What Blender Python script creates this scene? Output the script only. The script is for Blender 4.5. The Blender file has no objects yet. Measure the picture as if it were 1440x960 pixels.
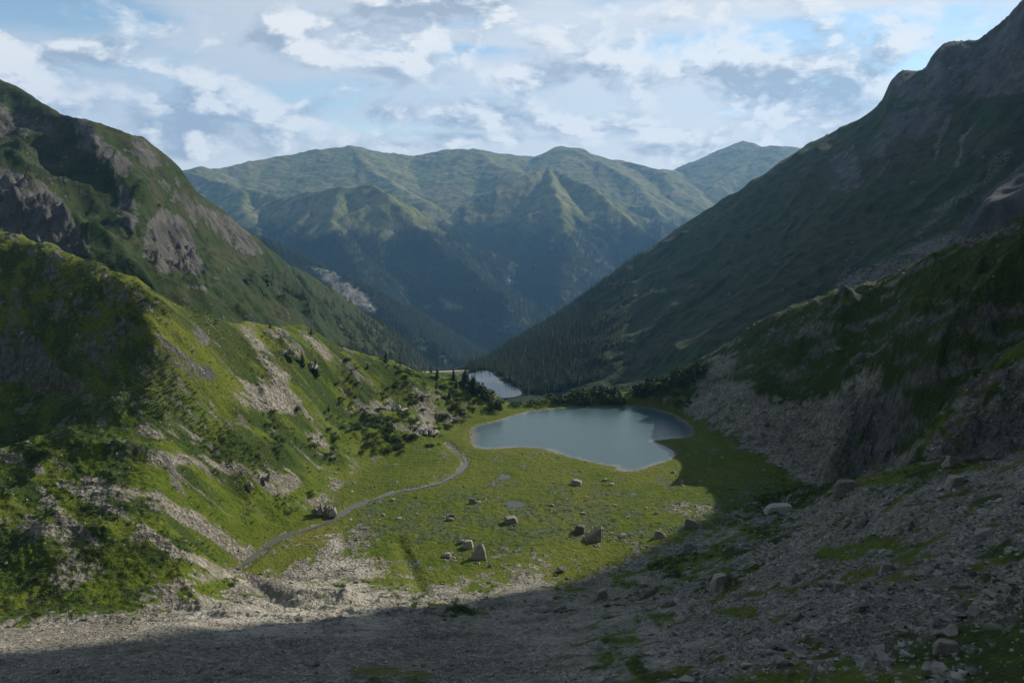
import bpy, bmesh, math, random
import numpy as np
from mathutils import Vector

# ------------------------------------------------------------------ camera, sky, sun, exposure
S = bpy.context.scene
F, PITCH, HC = 1040.0, math.atan(210/1040.0), 150.0
CP, SP = math.cos(PITCH), math.sin(PITCH)
cam = bpy.data.cameras.new('camera'); camo = bpy.data.objects.new('camera', cam); S.collection.objects.link(camo)
cam.sensor_width = 36; cam.lens = 36*F/1440; cam.clip_start = 0.5; cam.clip_end = 60000
camo.location = (0, 0, HC); camo.rotation_euler = (math.pi/2 - PITCH, 0, 0)
S.camera = camo
S.view_settings.view_transform = 'Standard'; S.view_settings.look = 'None'
S.view_settings.gamma = 1; S.view_settings.exposure = 0.22; S.view_settings.use_curve_mapping = False
S.cycles.use_denoising = True
S.cycles.max_bounces = 5; S.cycles.diffuse_bounces = 2; S.cycles.glossy_bounces = 2; S.cycles.volume_bounces = 1
S.cycles.transparent_max_bounces = 6

SUN_EL, SUN_AZ = math.radians(33), math.radians(55)
SUNV = Vector((math.sin(SUN_AZ)*math.cos(SUN_EL), math.cos(SUN_AZ)*math.cos(SUN_EL), math.sin(SUN_EL)))
sl = bpy.data.lights.new('sun', 'SUN'); sl.energy = 5.0; sl.angle = math.radians(0.5); sl.color = (1, .93, .80)
so = bpy.data.objects.new('sun', sl); S.collection.objects.link(so)
so.rotation_euler = (-SUNV).to_track_quat('-Z', 'Y').to_euler(); so.location = (300, 0, 600)

class NT:
    """small helper to write node trees"""
    def __init__(s, tree):
        s.t = tree; tree.nodes.clear()
    def n(s, typ, **kw):
        nd = s.t.nodes.new(typ)
        for k, v in kw.items(): setattr(nd, k, v)
        return nd
    def put(s, sock, v):
        if isinstance(v, bpy.types.NodeSocket): s.t.links.new(v, sock)
        elif v is not None:
            if hasattr(sock, 'default_value'):
                try: sock.default_value = v
                except Exception: sock.default_value = (*v, 1) if len(v) == 3 else v
    def math(s, op, a, b=None, c=None, clamp=False):
        nd = s.n('ShaderNodeMath', operation=op, use_clamp=clamp)
        for i, v in enumerate((a, b, c)):
            if v is not None: s.put(nd.inputs[i], v)
        return nd.outputs[0]
    def vmath(s, op, a, b=None):
        nd = s.n('ShaderNodeVectorMath', operation=op)
        s.put(nd.inputs[0], a)
        if b is not None: s.put(nd.inputs[1], b)
        return nd.outputs['Value'] if op in ('LENGTH', 'DOT_PRODUCT') else nd.outputs[0]
    def mix(s, f, a, b, typ='RGBA'):
        nd = s.n('ShaderNodeMix', data_type=typ)
        if typ == 'RGBA':
            s.put(nd.inputs[0], f); s.put(nd.inputs[6], a); s.put(nd.inputs[7], b); return nd.outputs[2]
        s.put(nd.inputs[0], f); s.put(nd.inputs[2], a); s.put(nd.inputs[3], b); return nd.outputs[0]
    def ss(s, v, a, b):
        nd = s.n('ShaderNodeMapRange', interpolation_type='SMOOTHSTEP')
        s.put(nd.inputs[0], v); nd.inputs[1].default_value = a; nd.inputs[2].default_value = b
        return nd.outputs[0]
    def noise(s, vec, scale, detail=4, rough=.55, dist=0.0, typ=None):
        nd = s.n('ShaderNodeTexNoise')
        s.put(nd.inputs['Vector'], vec); s.put(nd.inputs['Scale'], scale)
        s.put(nd.inputs['Detail'], detail); s.put(nd.inputs['Roughness'], rough); s.put(nd.inputs['Distortion'], dist)
        return nd.outputs[0]
    def vor(s, vec, scale, feature='F1', out='Distance', rand=1.0):
        nd = s.n('ShaderNodeTexVoronoi', feature=feature)
        s.put(nd.inputs['Vector'], vec); s.put(nd.inputs['Scale'], scale); s.put(nd.inputs['Randomness'], rand)
        return nd.outputs[out]
    def ramp(s, v, stops):
        nd = s.n('ShaderNodeValToRGB'); cr = nd.color_ramp
        while len(cr.elements) < len(stops): cr.elements.new(.5)
        for e, (p, c) in zip(cr.elements, stops): e.position = p; e.color = (*c, 1)
        s.put(nd.inputs[0], v); return nd.outputs[0]

def px_dir(u, v):
    d = np.array([u-720.0, F*CP+(480-v)*SP, -F*SP+(480-v)*CP]); return d/np.linalg.norm(d)

world = bpy.data.worlds.new('World'); S.world = world; world.use_nodes = True
W = NT(world.node_tree)
sky = W.n('ShaderNodeTexSky', sky_type='NISHITA'); sky.sun_disc = False
sky.sun_elevation = SUN_EL; sky.sun_rotation = SUN_AZ; sky.altitude = 2000; sky.air_density = 1.0; sky.dust_density = .6; sky.ozone_density = 1.5
tc = W.n('ShaderNodeTexCoord').outputs['Generated']
def wvec(sx, sy, sz, off=(0, 0, 0)):
    m = W.n('ShaderNodeMapping'); W.put(m.inputs[0], tc); m.inputs['Scale'].default_value = (sx, sy, sz); m.inputs['Location'].default_value = off
    return m.outputs[0]
sep = W.n('ShaderNodeSeparateXYZ'); W.put(sep.inputs[0], tc); dz = sep.outputs[2]; dx = sep.outputs[0]
def blob(u, v, wx, wz):          # a soft region of the sky round one direction
    c = px_dir(u, v)
    q = W.vmath('MULTIPLY', W.vmath('SUBTRACT', tc, tuple(c)), (1/wx, .35/wx, 1/wz))
    return W.math('EXPONENT', W.math('MULTIPLY', W.math('POWER', W.vmath('LENGTH', q), 2), -1))
# high veil of thin cloud
v1 = W.noise(wvec(1.6, 1.6, 9, (3.1, 0, 1.3)), 1.6, 7, .58, .35)
v2 = W.noise(wvec(3.0, 3.0, 26, (0, 2, .4)), 1.5, 6, .6, .3)
veil = W.math('ADD', W.math('MULTIPLY', v1, .6), W.math('MULTIPLY', v2, .4))
blue = [(1330, 75, .16, .035), (1000, 75, .14, .018), (1180, 110, .10, .010), (1140, 55, .10, .02), (1200, 30, .08, .012), (620, 70, .12, .008), (90, 20, .10, .03), (1050, 155, .03, .008), (1260, 30, .12, .012)]
bl = None
for b_ in blue:
    e = blob(*b_); bl = e if bl is None else W.math('MAXIMUM', bl, e)
veil = W.math('SUBTRACT', veil, W.math('MULTIPLY', bl, .20))
veilf = W.math('MULTIPLY', W.math('MULTIPLY', W.ss(veil, .33, .54), .93), W.math('ADD', .25, W.math('MULTIPLY', W.ss(dz, .75, .28), .75)))
# cumulus: clumps with lit upper-right sides and grey undersides
off = (SUNV.x*.030, SUNV.y*.01, .016)
def cum(o=(0, 0, 0)):
    a = wvec(4.2, 4.2, 7.8, (1.7+o[0]*4.2, .6+o[1]*4.2, o[2]*7.8))
    return W.noise(a, 2.1, 9, .60, .25)
c0, c1 = cum(), cum(off)
grow = [(690, 165, .085, .022), (760, 110, .07, .022), (905, 180, .05, .016), (960, 195, .07, .022), (1060, 105, .06, .022), (1090, 140, .12, .035), (470, 40, .16, .030), (380, 60, .10, .022), (600, 15, .10, .02),
        (300, 190, .10, .03), (370, 160, .10, .022), (0, 60, .035, .03), (120, 80, .07, .02), (540, 160, .05, .015), (270, 215, .05, .012), (1000, 215, .10, .02), (1180, 130, .07, .03), (820, 175, .08, .014), (660, 195, .12, .010), (580, 205, .08, .010)]
gb = None
for g_ in grow:
    e = blob(*g_); gb = e if gb is None else W.math('MAXIMUM', gb, e)
dens = W.math('ADD', c0, W.math('MULTIPLY', gb, .17))
cf = W.math('MULTIPLY', W.ss(dens, .49, .655), .90)
right = W.ss(dx, -.55, .35)
lit = W.math('ADD', W.math('MULTIPLY', W.math('SUBTRACT', c0, c1), 8.5), W.math('ADD', .44, W.math('MULTIPLY', right, .16)))
lit = W.math('SUBTRACT', lit, W.math('MULTIPLY', W.ss(dens, .62, .85), .12), clamp=True)
ccol = W.ramp(lit, [(0, (4.0, 4.7, 5.7)), (.42, (6.2, 6.8, 7.6)), (1, (10.4, 10.4, 10.3))])
vcol = W.mix(W.math('MAXIMUM', right, W.math('MULTIPLY', W.ss(dz, .13, .03), .75)), (6.5, 7.15, 8.0), (8.9, 9.2, 9.5))
skyc = W.vmath('MULTIPLY', sky.outputs[0], (1.7, 1.65, 1.45))
up = W.ss(dz, .0, .03)
c = W.mix(W.math('MULTIPLY', veilf, up), skyc, vcol)
c = W.mix(W.math('MULTIPLY', cf, W.math('MULTIPLY', up, W.ss(dz, .95, .3))), c, ccol)
bg = W.n('ShaderNodeBackground'); W.put(bg.inputs[0], c); bg.inputs[1].default_value = .08
wo = W.n('ShaderNodeOutputWorld'); W.put(wo.inputs[0], bg.outputs[0])

# ------------------------------------------------------------------ maths helpers
rng = np.random.default_rng(7); random.seed(7)
_perm = rng.permutation(4096); _g = rng.uniform(0, 2*np.pi, 4096); _gx, _gy = np.cos(_g), np.sin(_g)
def perlin(x, y, seed=0):
    xi = np.floor(x).astype(np.int64); yi = np.floor(y).astype(np.int64); fx = x-xi; fy = y-yi
    u = fx*fx*fx*(fx*(fx*6-15)+10); v = fy*fy*fy*(fy*(fy*6-15)+10)
    def g(ix, iy, ax, ay):
        h = _perm[(_perm[(ix+seed*57) & 4095]+iy) & 4095]; return _gx[h]*ax+_gy[h]*ay
    a = g(xi, yi, fx, fy); b = g(xi+1, yi, fx-1, fy); c_ = g(xi, yi+1, fx, fy-1); d = g(xi+1, yi+1, fx-1, fy-1)
    return ((a*(1-u)+b*u)*(1-v)+(c_*(1-u)+d*u)*v)*1.5
def fbm(x, y, wl, octv=5, rough=.5, seed=0):
    r = np.zeros_like(x, dtype=float); a = 1; n = 0
    for i in range(octv): r += a*perlin(x/wl+13.7*i, y/wl-7.1*i, seed+i); n += a; a *= rough; wl *= .5
    return r/n
def ridged(x, y, wl, octv=5, rough=.5, seed=0):
    r = np.zeros_like(x, dtype=float); a = 1; n = 0; w = 1
    for i in range(octv):
        p = (1-np.abs(perlin(x/wl+3.3*i, y/wl+9.1*i, seed+i))*1.6)**2; p = np.clip(p, 0, 1)*w
        r += a*p; n += a; w = np.clip(p*1.6, 0, 1); a *= rough; wl *= .5
    return r/n
def sstep(v, a, b):
    t = np.clip((v-a)/(b-a), 0, 1); return t*t*(3-2*t)
def fac(v): return (-F*SP+(480-v)*CP)/(F*CP+(480-v)*SP)
def unproj(u, v, D):
    yy = F*CP+(480-v)*SP
    return np.array([D*(u-720)/yy, D, HC+D*fac(v)])
def on_plane(u, v, z=0.0): return unproj(u, v, (z-HC)/fac(v))
def proj(x, y, z):
    dzz = z-HC; cy = np.maximum(y*CP-dzz*SP, 2.0); cz = y*SP+dzz*CP
    return 720+F*x/cy, 480-F*cz/cy
def pchip_slopes(X, Y):
    h = np.diff(X, axis=-1); d = np.diff(Y, axis=-1)/h; m = np.zeros_like(Y)
    w1 = 2*h[..., 1:]+h[..., :-1]; w2 = h[..., 1:]+2*h[..., :-1]
    with np.errstate(divide='ignore', invalid='ignore'):
        hm = (w1+w2)/(w1/d[..., :-1]+w2/d[..., 1:])
    m[..., 1:-1] = np.where(d[..., :-1]*d[..., 1:] > 0, np.nan_to_num(hm), 0)
    m[..., 0] = d[..., 0]; m[..., -1] = d[..., -1]; return m
def pchip1(xk, yk, x):
    m = pchip_slopes(xk, yk); i = np.clip(np.searchsorted(xk, x)-1, 0, len(xk)-2)
    h = xk[i+1]-xk[i]; t = np.clip((x-xk[i])/h, 0, 1)
    return (2*t**3-3*t**2+1)*yk[i]+(t**3-2*t**2+t)*h*m[i]+(-2*t**3+3*t**2)*yk[i+1]+(t**3-t**2)*h*m[i+1]

class Loft:
    """height field y,s -> z through crest / toe lines; each line is a list of (s, y, z)"""
    def __init__(s, lines):
        s.sg = np.linspace(-2.6, 3.2, 6000); Y = []; Z = []
        for L in lines:
            L = sorted(L); a = np.array(L, float)
            Y.append(pchip1(a[:, 0], a[:, 1], np.clip(s.sg, a[0, 0], a[-1, 0]))); Z.append(pchip1(a[:, 0], a[:, 2], np.clip(s.sg, a[0, 0], a[-1, 0])))
        s.Y = np.array(Y).T.copy(); s.Z = np.array(Z).T.copy()
        for k in range(1, s.Y.shape[1]): s.Y[:, k] = np.maximum(s.Y[:, k], s.Y[:, k-1]*1.004+.5)
        s.M = pchip_slopes(s.Y, s.Z)
    def ev(s, ss_, y):
        sh = ss_.shape; q = ss_.ravel(); y = y.ravel()
        fi = np.clip((q-s.sg[0])/(s.sg[1]-s.sg[0]), 0, len(s.sg)-1.001); i = fi.astype(int); f = (fi-i)
        out = 0
        for ii, w in ((i, 1-f), (i+1, f)):
            K = s.Y[ii]; k = np.clip((K < y[:, None]).sum(1)-1, 0, K.shape[1]-2); r = np.arange(len(y))
            x0, x1 = K[r, k], K[r, k+1]; h = x1-x0; t = np.clip((y-x0)/h, 0, 1)
            z0, z1 = s.Z[ii, k], s.Z[ii, k+1]; m0, m1 = s.M[ii, k], s.M[ii, k+1]
            z = (2*t**3-3*t**2+1)*z0+(t**3-2*t**2+t)*h*m0+(-2*t**3+3*t**2)*z1+(t**3-t**2)*h*m1
            out = out+w*z
        return out.reshape(sh)
def P(u, v, D):
    p = unproj(u, v, D); return (p[0]/p[1], p[1], p[2])
def G(u, v):
    p = on_plane(u, v); return (p[0]/p[1], p[1], 0.0)
def poly_sd(x, y, poly, closed=True):
    """distance to polyline, positive inside when closed"""
    p = np.array(poly, float); n = len(p); d2 = np.full(x.shape, 1e18); ins = np.zeros(x.shape, bool)
    for i in range(n if closed else n-1):
        a, b = p[i], p[(i+1) % n]; e = b-a; L = e@e+1e-12
        t = np.clip(((x-a[0])*e[0]+(y-a[1])*e[1])/L, 0, 1)
        d2 = np.minimum(d2, (x-a[0]-t*e[0])**2+(y-a[1]-t*e[1])**2)
        if closed:
            c_ = ((a[1] > y) != (b[1] > y)) & (x < (b[0]-a[0])*(y-a[1])/(b[1]-a[1]+1e-12)+a[0]); ins ^= c_
    d = np.sqrt(d2); return np.where(ins, d, -d) if closed else d
def ridge_pts(x, y, pts, w, h, wback=None):
    """rounded rib along world polyline [(x,y)] of height h"""
    return h*np.exp(-(poly_sd(x, y, [q[:2] for q in pts], False)/w)**2)

# ------------------------------------------------------------------ near ground: knots
K = []
K.append([(-2.6, 2, 149), (-1, 2, 148), (0, 2, 148.2), (1, 2, 148), (3.2, 2, 150)])
K.append([(-2.6, 30, 165), (-1, 30, 124), (0, 32, 121), (.85, 28, 124), (1.2, 28, 132), (3.2, 28, 190)])
K.append([(-2.6, 60, 210), (-1.2, 110, 110), P(-60, 965, 120), P(200, 965, 120), P(450, 965, 118), P(720, 965, 110), P(1050, 965, 88), P(1300, 965, 72), P(1440, 965, 62), (1.2, 60, 165), (3.2, 50, 250)])
K.append([(-2.6, 85, 230), (-1.2, 150, 110), P(0, 905, 162), P(200, 895, 172), P(450, 885, 184), P(720, 880, 190), P(900, 875, 178), P(1050, 860, 150), P(1300, 800, 130), P(1440, 800, 105), (1.05, 95, 150), (1.4, 90, 210), (3.2, 80, 300)])
K.append([(-2.6, 100, 240), (-1.2, 200, 50), P(0, 862, 214), P(200, 852, 222), P(290, 835, 238), P(330, 800, 272), P(400, 800, 276), P(480, 795, 278), P(720, 800, 274), P(830, 800, 276), P(950, 760, 296), P(1050, 722, 308), P(1150, 694, 305), P(1230, 670, 255), P(1300, 656, 220), P(1440, 637, 190), (1.0, 180, 135), (1.4, 140, 230), (3.2, 110, 330)])
K.append([(-2.6, 110, 250), (-1.2, 250, 60), P(0, 725, 256), P(120, 735, 252), P(200, 752, 250), P(270, 735, 272), P(330, 720, 303), G(400, 745), G(480, 695), G(560, 650), G(720, 680), G(950, 670), P(1050, 652, 390), P(1150, 672, 362), (P(1230, 670, 255)[0], 320, 16), (P(1300, 655, 220)[0], 285, 32), (P(1440, 637, 190)[0], 250, 50), (1.0, 250, 150), (1.4, 200, 240), (3.2, 160, 340)])
K.append([(-2.6, 130, 280), (-1.2, 330, 110), P(0, 560, 330), P(120, 575, 314), P(200, 588, 308), P(260, 596, 318), P(330, 600, 345), P(400, 620, 360), P(480, 600, 415), P(560, 580, 455), G(650, 603), G(715, 586), G(800, 576), G(880, 573), G(950, 586), P(1050, 590, 428), P(1150, 560, 405), P(1230, 540, 370), P(1300, 520, 338), P(1440, 500, 300), (1.0, 320, 175), (1.4, 270, 270), (3.2, 220, 380)])
K.append([(-2.6, 170, 330), (-1.2, 480, 190), P(0, 322, 415), P(60, 340, 396), P(130, 368, 378), P(220, 415, 362), P(300, 446, 385), P(370, 457, 430), P(430, 467, 455), P(480, 489, 472), P(540, 505, 495), P(600, 524, 515), P(640, 528, 522), P(660, 534, 522), P(680, 545, 521), P(700, 558, 518), P(720, 568, 512), P(760, 565, 520), P(800, 559, 524), P(850, 553, 526), P(885, 552, 528), P(930, 530, 528), P(980, 507, 525), P(1010, 492, 515), P(1060, 457, 500), P(1100, 437, 490), P(1170, 411, 470), P(1240, 396, 450), P(1290, 366, 430), P(1345, 336, 410), P(1440, 300, 385), (.95, 380, 185), (1.4, 340, 310), (3.2, 280, 430)])
def behind(L, dy, dzv): return [(a, b+dy, c_-dzv) for a, b, c_ in L]
K.append([q for q in behind(K[-1], 48, 42) if q[0] < .8]+[(.95, 470, 240), (1.4, 430, 400), (3.2, 400, 500)]); K.append([q for q in behind(K[-2], 300, 230) if q[0] < .8]+[(.95, 700, 320), (1.4, 700, 480), (3.2, 600, 520)])  # right end past the frame raised to help shade the foreground
NEAR = Loft(K)

lake_px = [(706, 590), (690, 594), (666, 600), (663, 612), (668, 628), (700, 630), (736, 628), (765, 631), (795, 640), (835, 650), (866, 656), (868, 661), (893, 661), (925, 652), (947, 643), (946, 634), (934, 627), (918, 620), (940, 617), (965, 614), (974, 606), (962, 592), (938, 580), (905, 572), (870, 571), (800, 573), (745, 578), (718, 586)]
LAKE_Z = -0.5
def densify(p, n=6, amp=0.0, seed=1):
    r = np.random.default_rng(seed); o = []
    p = np.array(p, float); N = len(p)
    for i in range(N):
        a, b, c_, d = p[i-1], p[i], p[(i+1) % N], p[(i+2) % N]
        for k in range(n):
            t = k/n
            q = .5*((2*b)+(-a+c_)*t+(2*a-5*b+4*c_-d)*t*t+(-a+3*b-3*c_+d)*t**3)
            o.append(q+r.normal(0, amp, 2))
    return np.array(o)
LAKE = densify([on_plane(u, v, LAKE_Z)[:2] for u, v in lake_px], 5, .25)
stream_px = [(628, 622), (640, 632), (652, 642), (654, 650), (645, 663), (625, 675), (595, 684), (560, 690), (528, 700), (495, 712), (480, 722), (455, 735), (425, 745), (400, 752), (378, 765), (355, 782), (335, 798)]
stream_w = [.1, .2, .5, .8, 1.2, .8, .5, .8, 1.0, 1.5, 1.3, .8, 1.1, 1.7, 1.3, 1.4, .8]
ponds_px = [[(712, 706), (722, 704), (737, 707), (735, 712), (722, 712), (713, 710)], [(700, 669), (712, 667), (718, 670), (708, 673)]]
def spline(p, n=8):
    p = np.array(p, float); p = np.vstack([2*p[0]-p[1], p, 2*p[-1]-p[-2]]); o = []
    for i in range(1, len(p)-2):
        a, b, c_, d = p[i-1:i+3]
        for k in range(n):
            t = k/n; o.append(.5*((2*b)+(-a+c_)*t+(2*a-5*b+4*c_-d)*t*t+(-a+3*b-3*c_+d)*t**3))
    o.append(p[-2]); return np.array(o)
_sw = np.array([list(on_plane(u, v, 0.0)[:2])+[w] for (u, v), w in zip(stream_px, stream_w)])
STREAM = spline(_sw, 7)
PONDS = [densify([on_plane(u, v, 0)[:2] for u, v in pp], 5, .35) for pp in ponds_px]
def W2(u, v, D): return tuple(unproj(u, v, D)[:2])
def on_base(u, v, h, y0=210):
    yy = F*CP+(480-v)*SP; ys = np.linspace(y0, 560, 500); xs = ys*(u-720)/yy; zb = NEAR.ev(xs/ys, ys)+h
    k = np.nonzero(zb >= HC+ys*fac(v))[0]; q = k[0] if len(k) else 250; return (xs[q], ys[q])
RIBS = [   # (world polyline, width, height)
    ([on_base(*q, h) for q, h in [((1480, 325), 28), ((1440, 345), 28), ((1400, 368), 28), ((1355, 400), 28), ((1310, 436), 28), ((1272, 470), 24), ((1235, 530), 18), ((1205, 590), 13), ((1185, 650), 8)]], 12, 26),
    ([on_base(*q, h) for q, h in [((1440, 480), 11), ((1400, 510), 11), ((1350, 560), 10), ((1300, 620), 8)]], 9, 11),
    ([on_base(*q, h) for q, h in [((1180, 415), 8), ((1130, 450), 8), ((1070, 520), 6), ((1030, 570), 4)]], 10, 7),
    ([W2(120, 380, 350), W2(230, 450, 345), W2(290, 520, 350), W2(330, 590, 345), W2(345, 640, 335)], 14, 7),
    ([W2(345, 650, 322), W2(375, 665, 322)], 6, 3.5),
    ([W2(440, 470, 450), W2(400, 520, 395), W2(340, 560, 355)], 12, 4),
    ([W2(600, 545, 500), W2(560, 600, 450), W2(520, 640, 420)], 10, 4),
]
def pmw(u, v, poly, f, st=1.0): return st*sstep(poly_sd(u, v, poly)/f, -1, 1)
def crest_w(x, y, L, w, m=.75):
    c = np.array(sorted(L)); d = np.abs(y-np.interp(x/np.maximum(y, 1), c[:, 0], c[:, 1])); return 1-m*np.exp(-(d/w)**2)
def near_z(x, y, fine=True):
    s_ = x/np.maximum(y, 60); z = NEAR.ev(s_, y)
    hill = sstep(z, 1.5, 12)                      # 0 on the meadow
    fg = sstep(y, 300, 240)*sstep(s_, -.75, -.45)*sstep(y, 55, 105)
    wx_, wy_ = fbm(x, y, 28, 4, .55, 55)*11, fbm(x, y, 28, 4, .55, 56)*11
    for p, w, h in RIBS: z = z+ridge_pts(x+wx_, y+wy_, p, w, h)
    cw = crest_w(x, y, K[7], 16, .6); z0 = z
    q = y*math.sin(SUN_AZ)-x*math.cos(SUN_AZ)+fbm(x, y, 150, 5, .55, 17)*40   # unseen buttress added right of the frame, shaped to shade the foreground
    z = z+480*sstep(x-.80*y, 0, 170)*sstep(q, 222, 172)*sstep(y, 60, 130)
    e = sstep(s_, .26, .42)*sstep(y, 260, 330)                      # rocky right hillside
    lft = sstep(s_, -.1, -.22)*sstep(y, 195, 235)
    z = z+e*(ridged(x+.3*y, y, 55, 5, .55, 3)-.45)*13*hill
    uu, vv = proj(x, y, z); ck = np.maximum(pmw(uu, vv, [(1180, 555), (1270, 530), (1310, 600), (1240, 665), (1180, 680)], 14, 1), pmw(uu, vv, [(1330, 590), (1440, 550), (1600, 520), (1600, 650), (1320, 660)], 12, .8))
    ck = np.maximum(ck, pmw(uu, vv, [(1230, 420), (1440, 380), (1440, 560), (1260, 570)], 25, .6)); ck = np.maximum(ck, pmw(uu, vv, [(-90, 425), (20, 450), (70, 490), (100, 550), (0, 545), (-90, 530)], 12, .7)); ck = ck*(y > 215)
    z = z+ck*((ridged(x, y, 22, 5, .6, 33)-.4)*9+(ridged(x, y, 8, 3, .6, 34)-.4)*3)
    z = z+e*hill*(ridged(x, y, 19, 4, .55, 35)-.42)*4
    z = z+lft*hill*(ridged(x, y, 42, 5, .5, 21)-.42)*6.5
    z = z0+(z-z0)*cw
    z = z+hill*fbm(x, y, 30, 5, .5, 9)*1.6
    # scree foreground: flow ridges running down the fan
    fl = fbm(x*.35+y*.2, y-.25*x, 13, 4, .5, 31)
    z = z+fg*hill*(fl*1.9+ridged(x*.5+y*.3, y*.8, 24, 4, .5, 37)*2.4)
    # gullies of the wash in the middle
    z = z-ridge_pts(x, y, [W2(560, 760, 300), W2(600, 830, 245), W2(680, 850, 225), W2(780, 840, 230)], 3.0, 1.6)*1.0
    z = z-ridge_pts(x, y, [W2(345, 800, 268), W2(400, 835, 236), W2(440, 850, 222)], 2.5, 1.8)
    z = z+ridge_pts(x, y, [W2(380, 812, 258), W2(430, 822, 248), W2(490, 835, 238)], 5, 2.4)
    z = z+(1-hill)*(fbm(x, y, 22, 3, .5, 41)*.35+np.abs(fbm(x, y, 5, 3, .5, 44))*.75)
    if fine: z = z+(.18+.25*hill)*fbm(x, y, 3.2, 3, .6, 51)+hill*(np.abs(fbm(x+.5*z, y+1.2*z, 6, 3, .6, 52))-.2)*1.6*(y > 195)
    # lake bed and shore
    m = (np.abs(s_-.04) < .3) & (y > 350) & (y < 560)
    if m.any():
        d = np.full(x.shape, -99.0); d[m] = poly_sd(x[m], y[m], LAKE)
        bed = LAKE_Z-np.clip(d*.16, 0, 5)
        sh = LAKE_Z+np.clip(-d*.10, 0, 40)
        z = np.where(d > 0, np.minimum(bed, z), np.where(d > -14, np.minimum(z, sh+sstep(-d, 4, 14)*40), z))
    m = (y > 240) & (y < 480) & (s_ < .02) & (s_ > -.5)
    if m.any():
        d = np.full(x.shape, 99.0); d[m] = poly_sd(x[m], y[m], STREAM[:, :2], False)
        z = np.where(d < 39, np.minimum(z, -.5+np.clip((d-1.6)*.30, -.8, 9)+np.clip(d-8, 0, 40)*1.2), z)
    for pp in PONDS:
        m = (y > 280) & (y < 420) & (np.abs(s_) < .1)
        if m.any():
            d = np.full(x.shape, -99.0); d[m] = poly_sd(x[m], y[m], pp); z = np.where(d > -2, np.minimum(z, -.1-.4*np.clip(d+.5, -.3, 1)), z)
    return z

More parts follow.
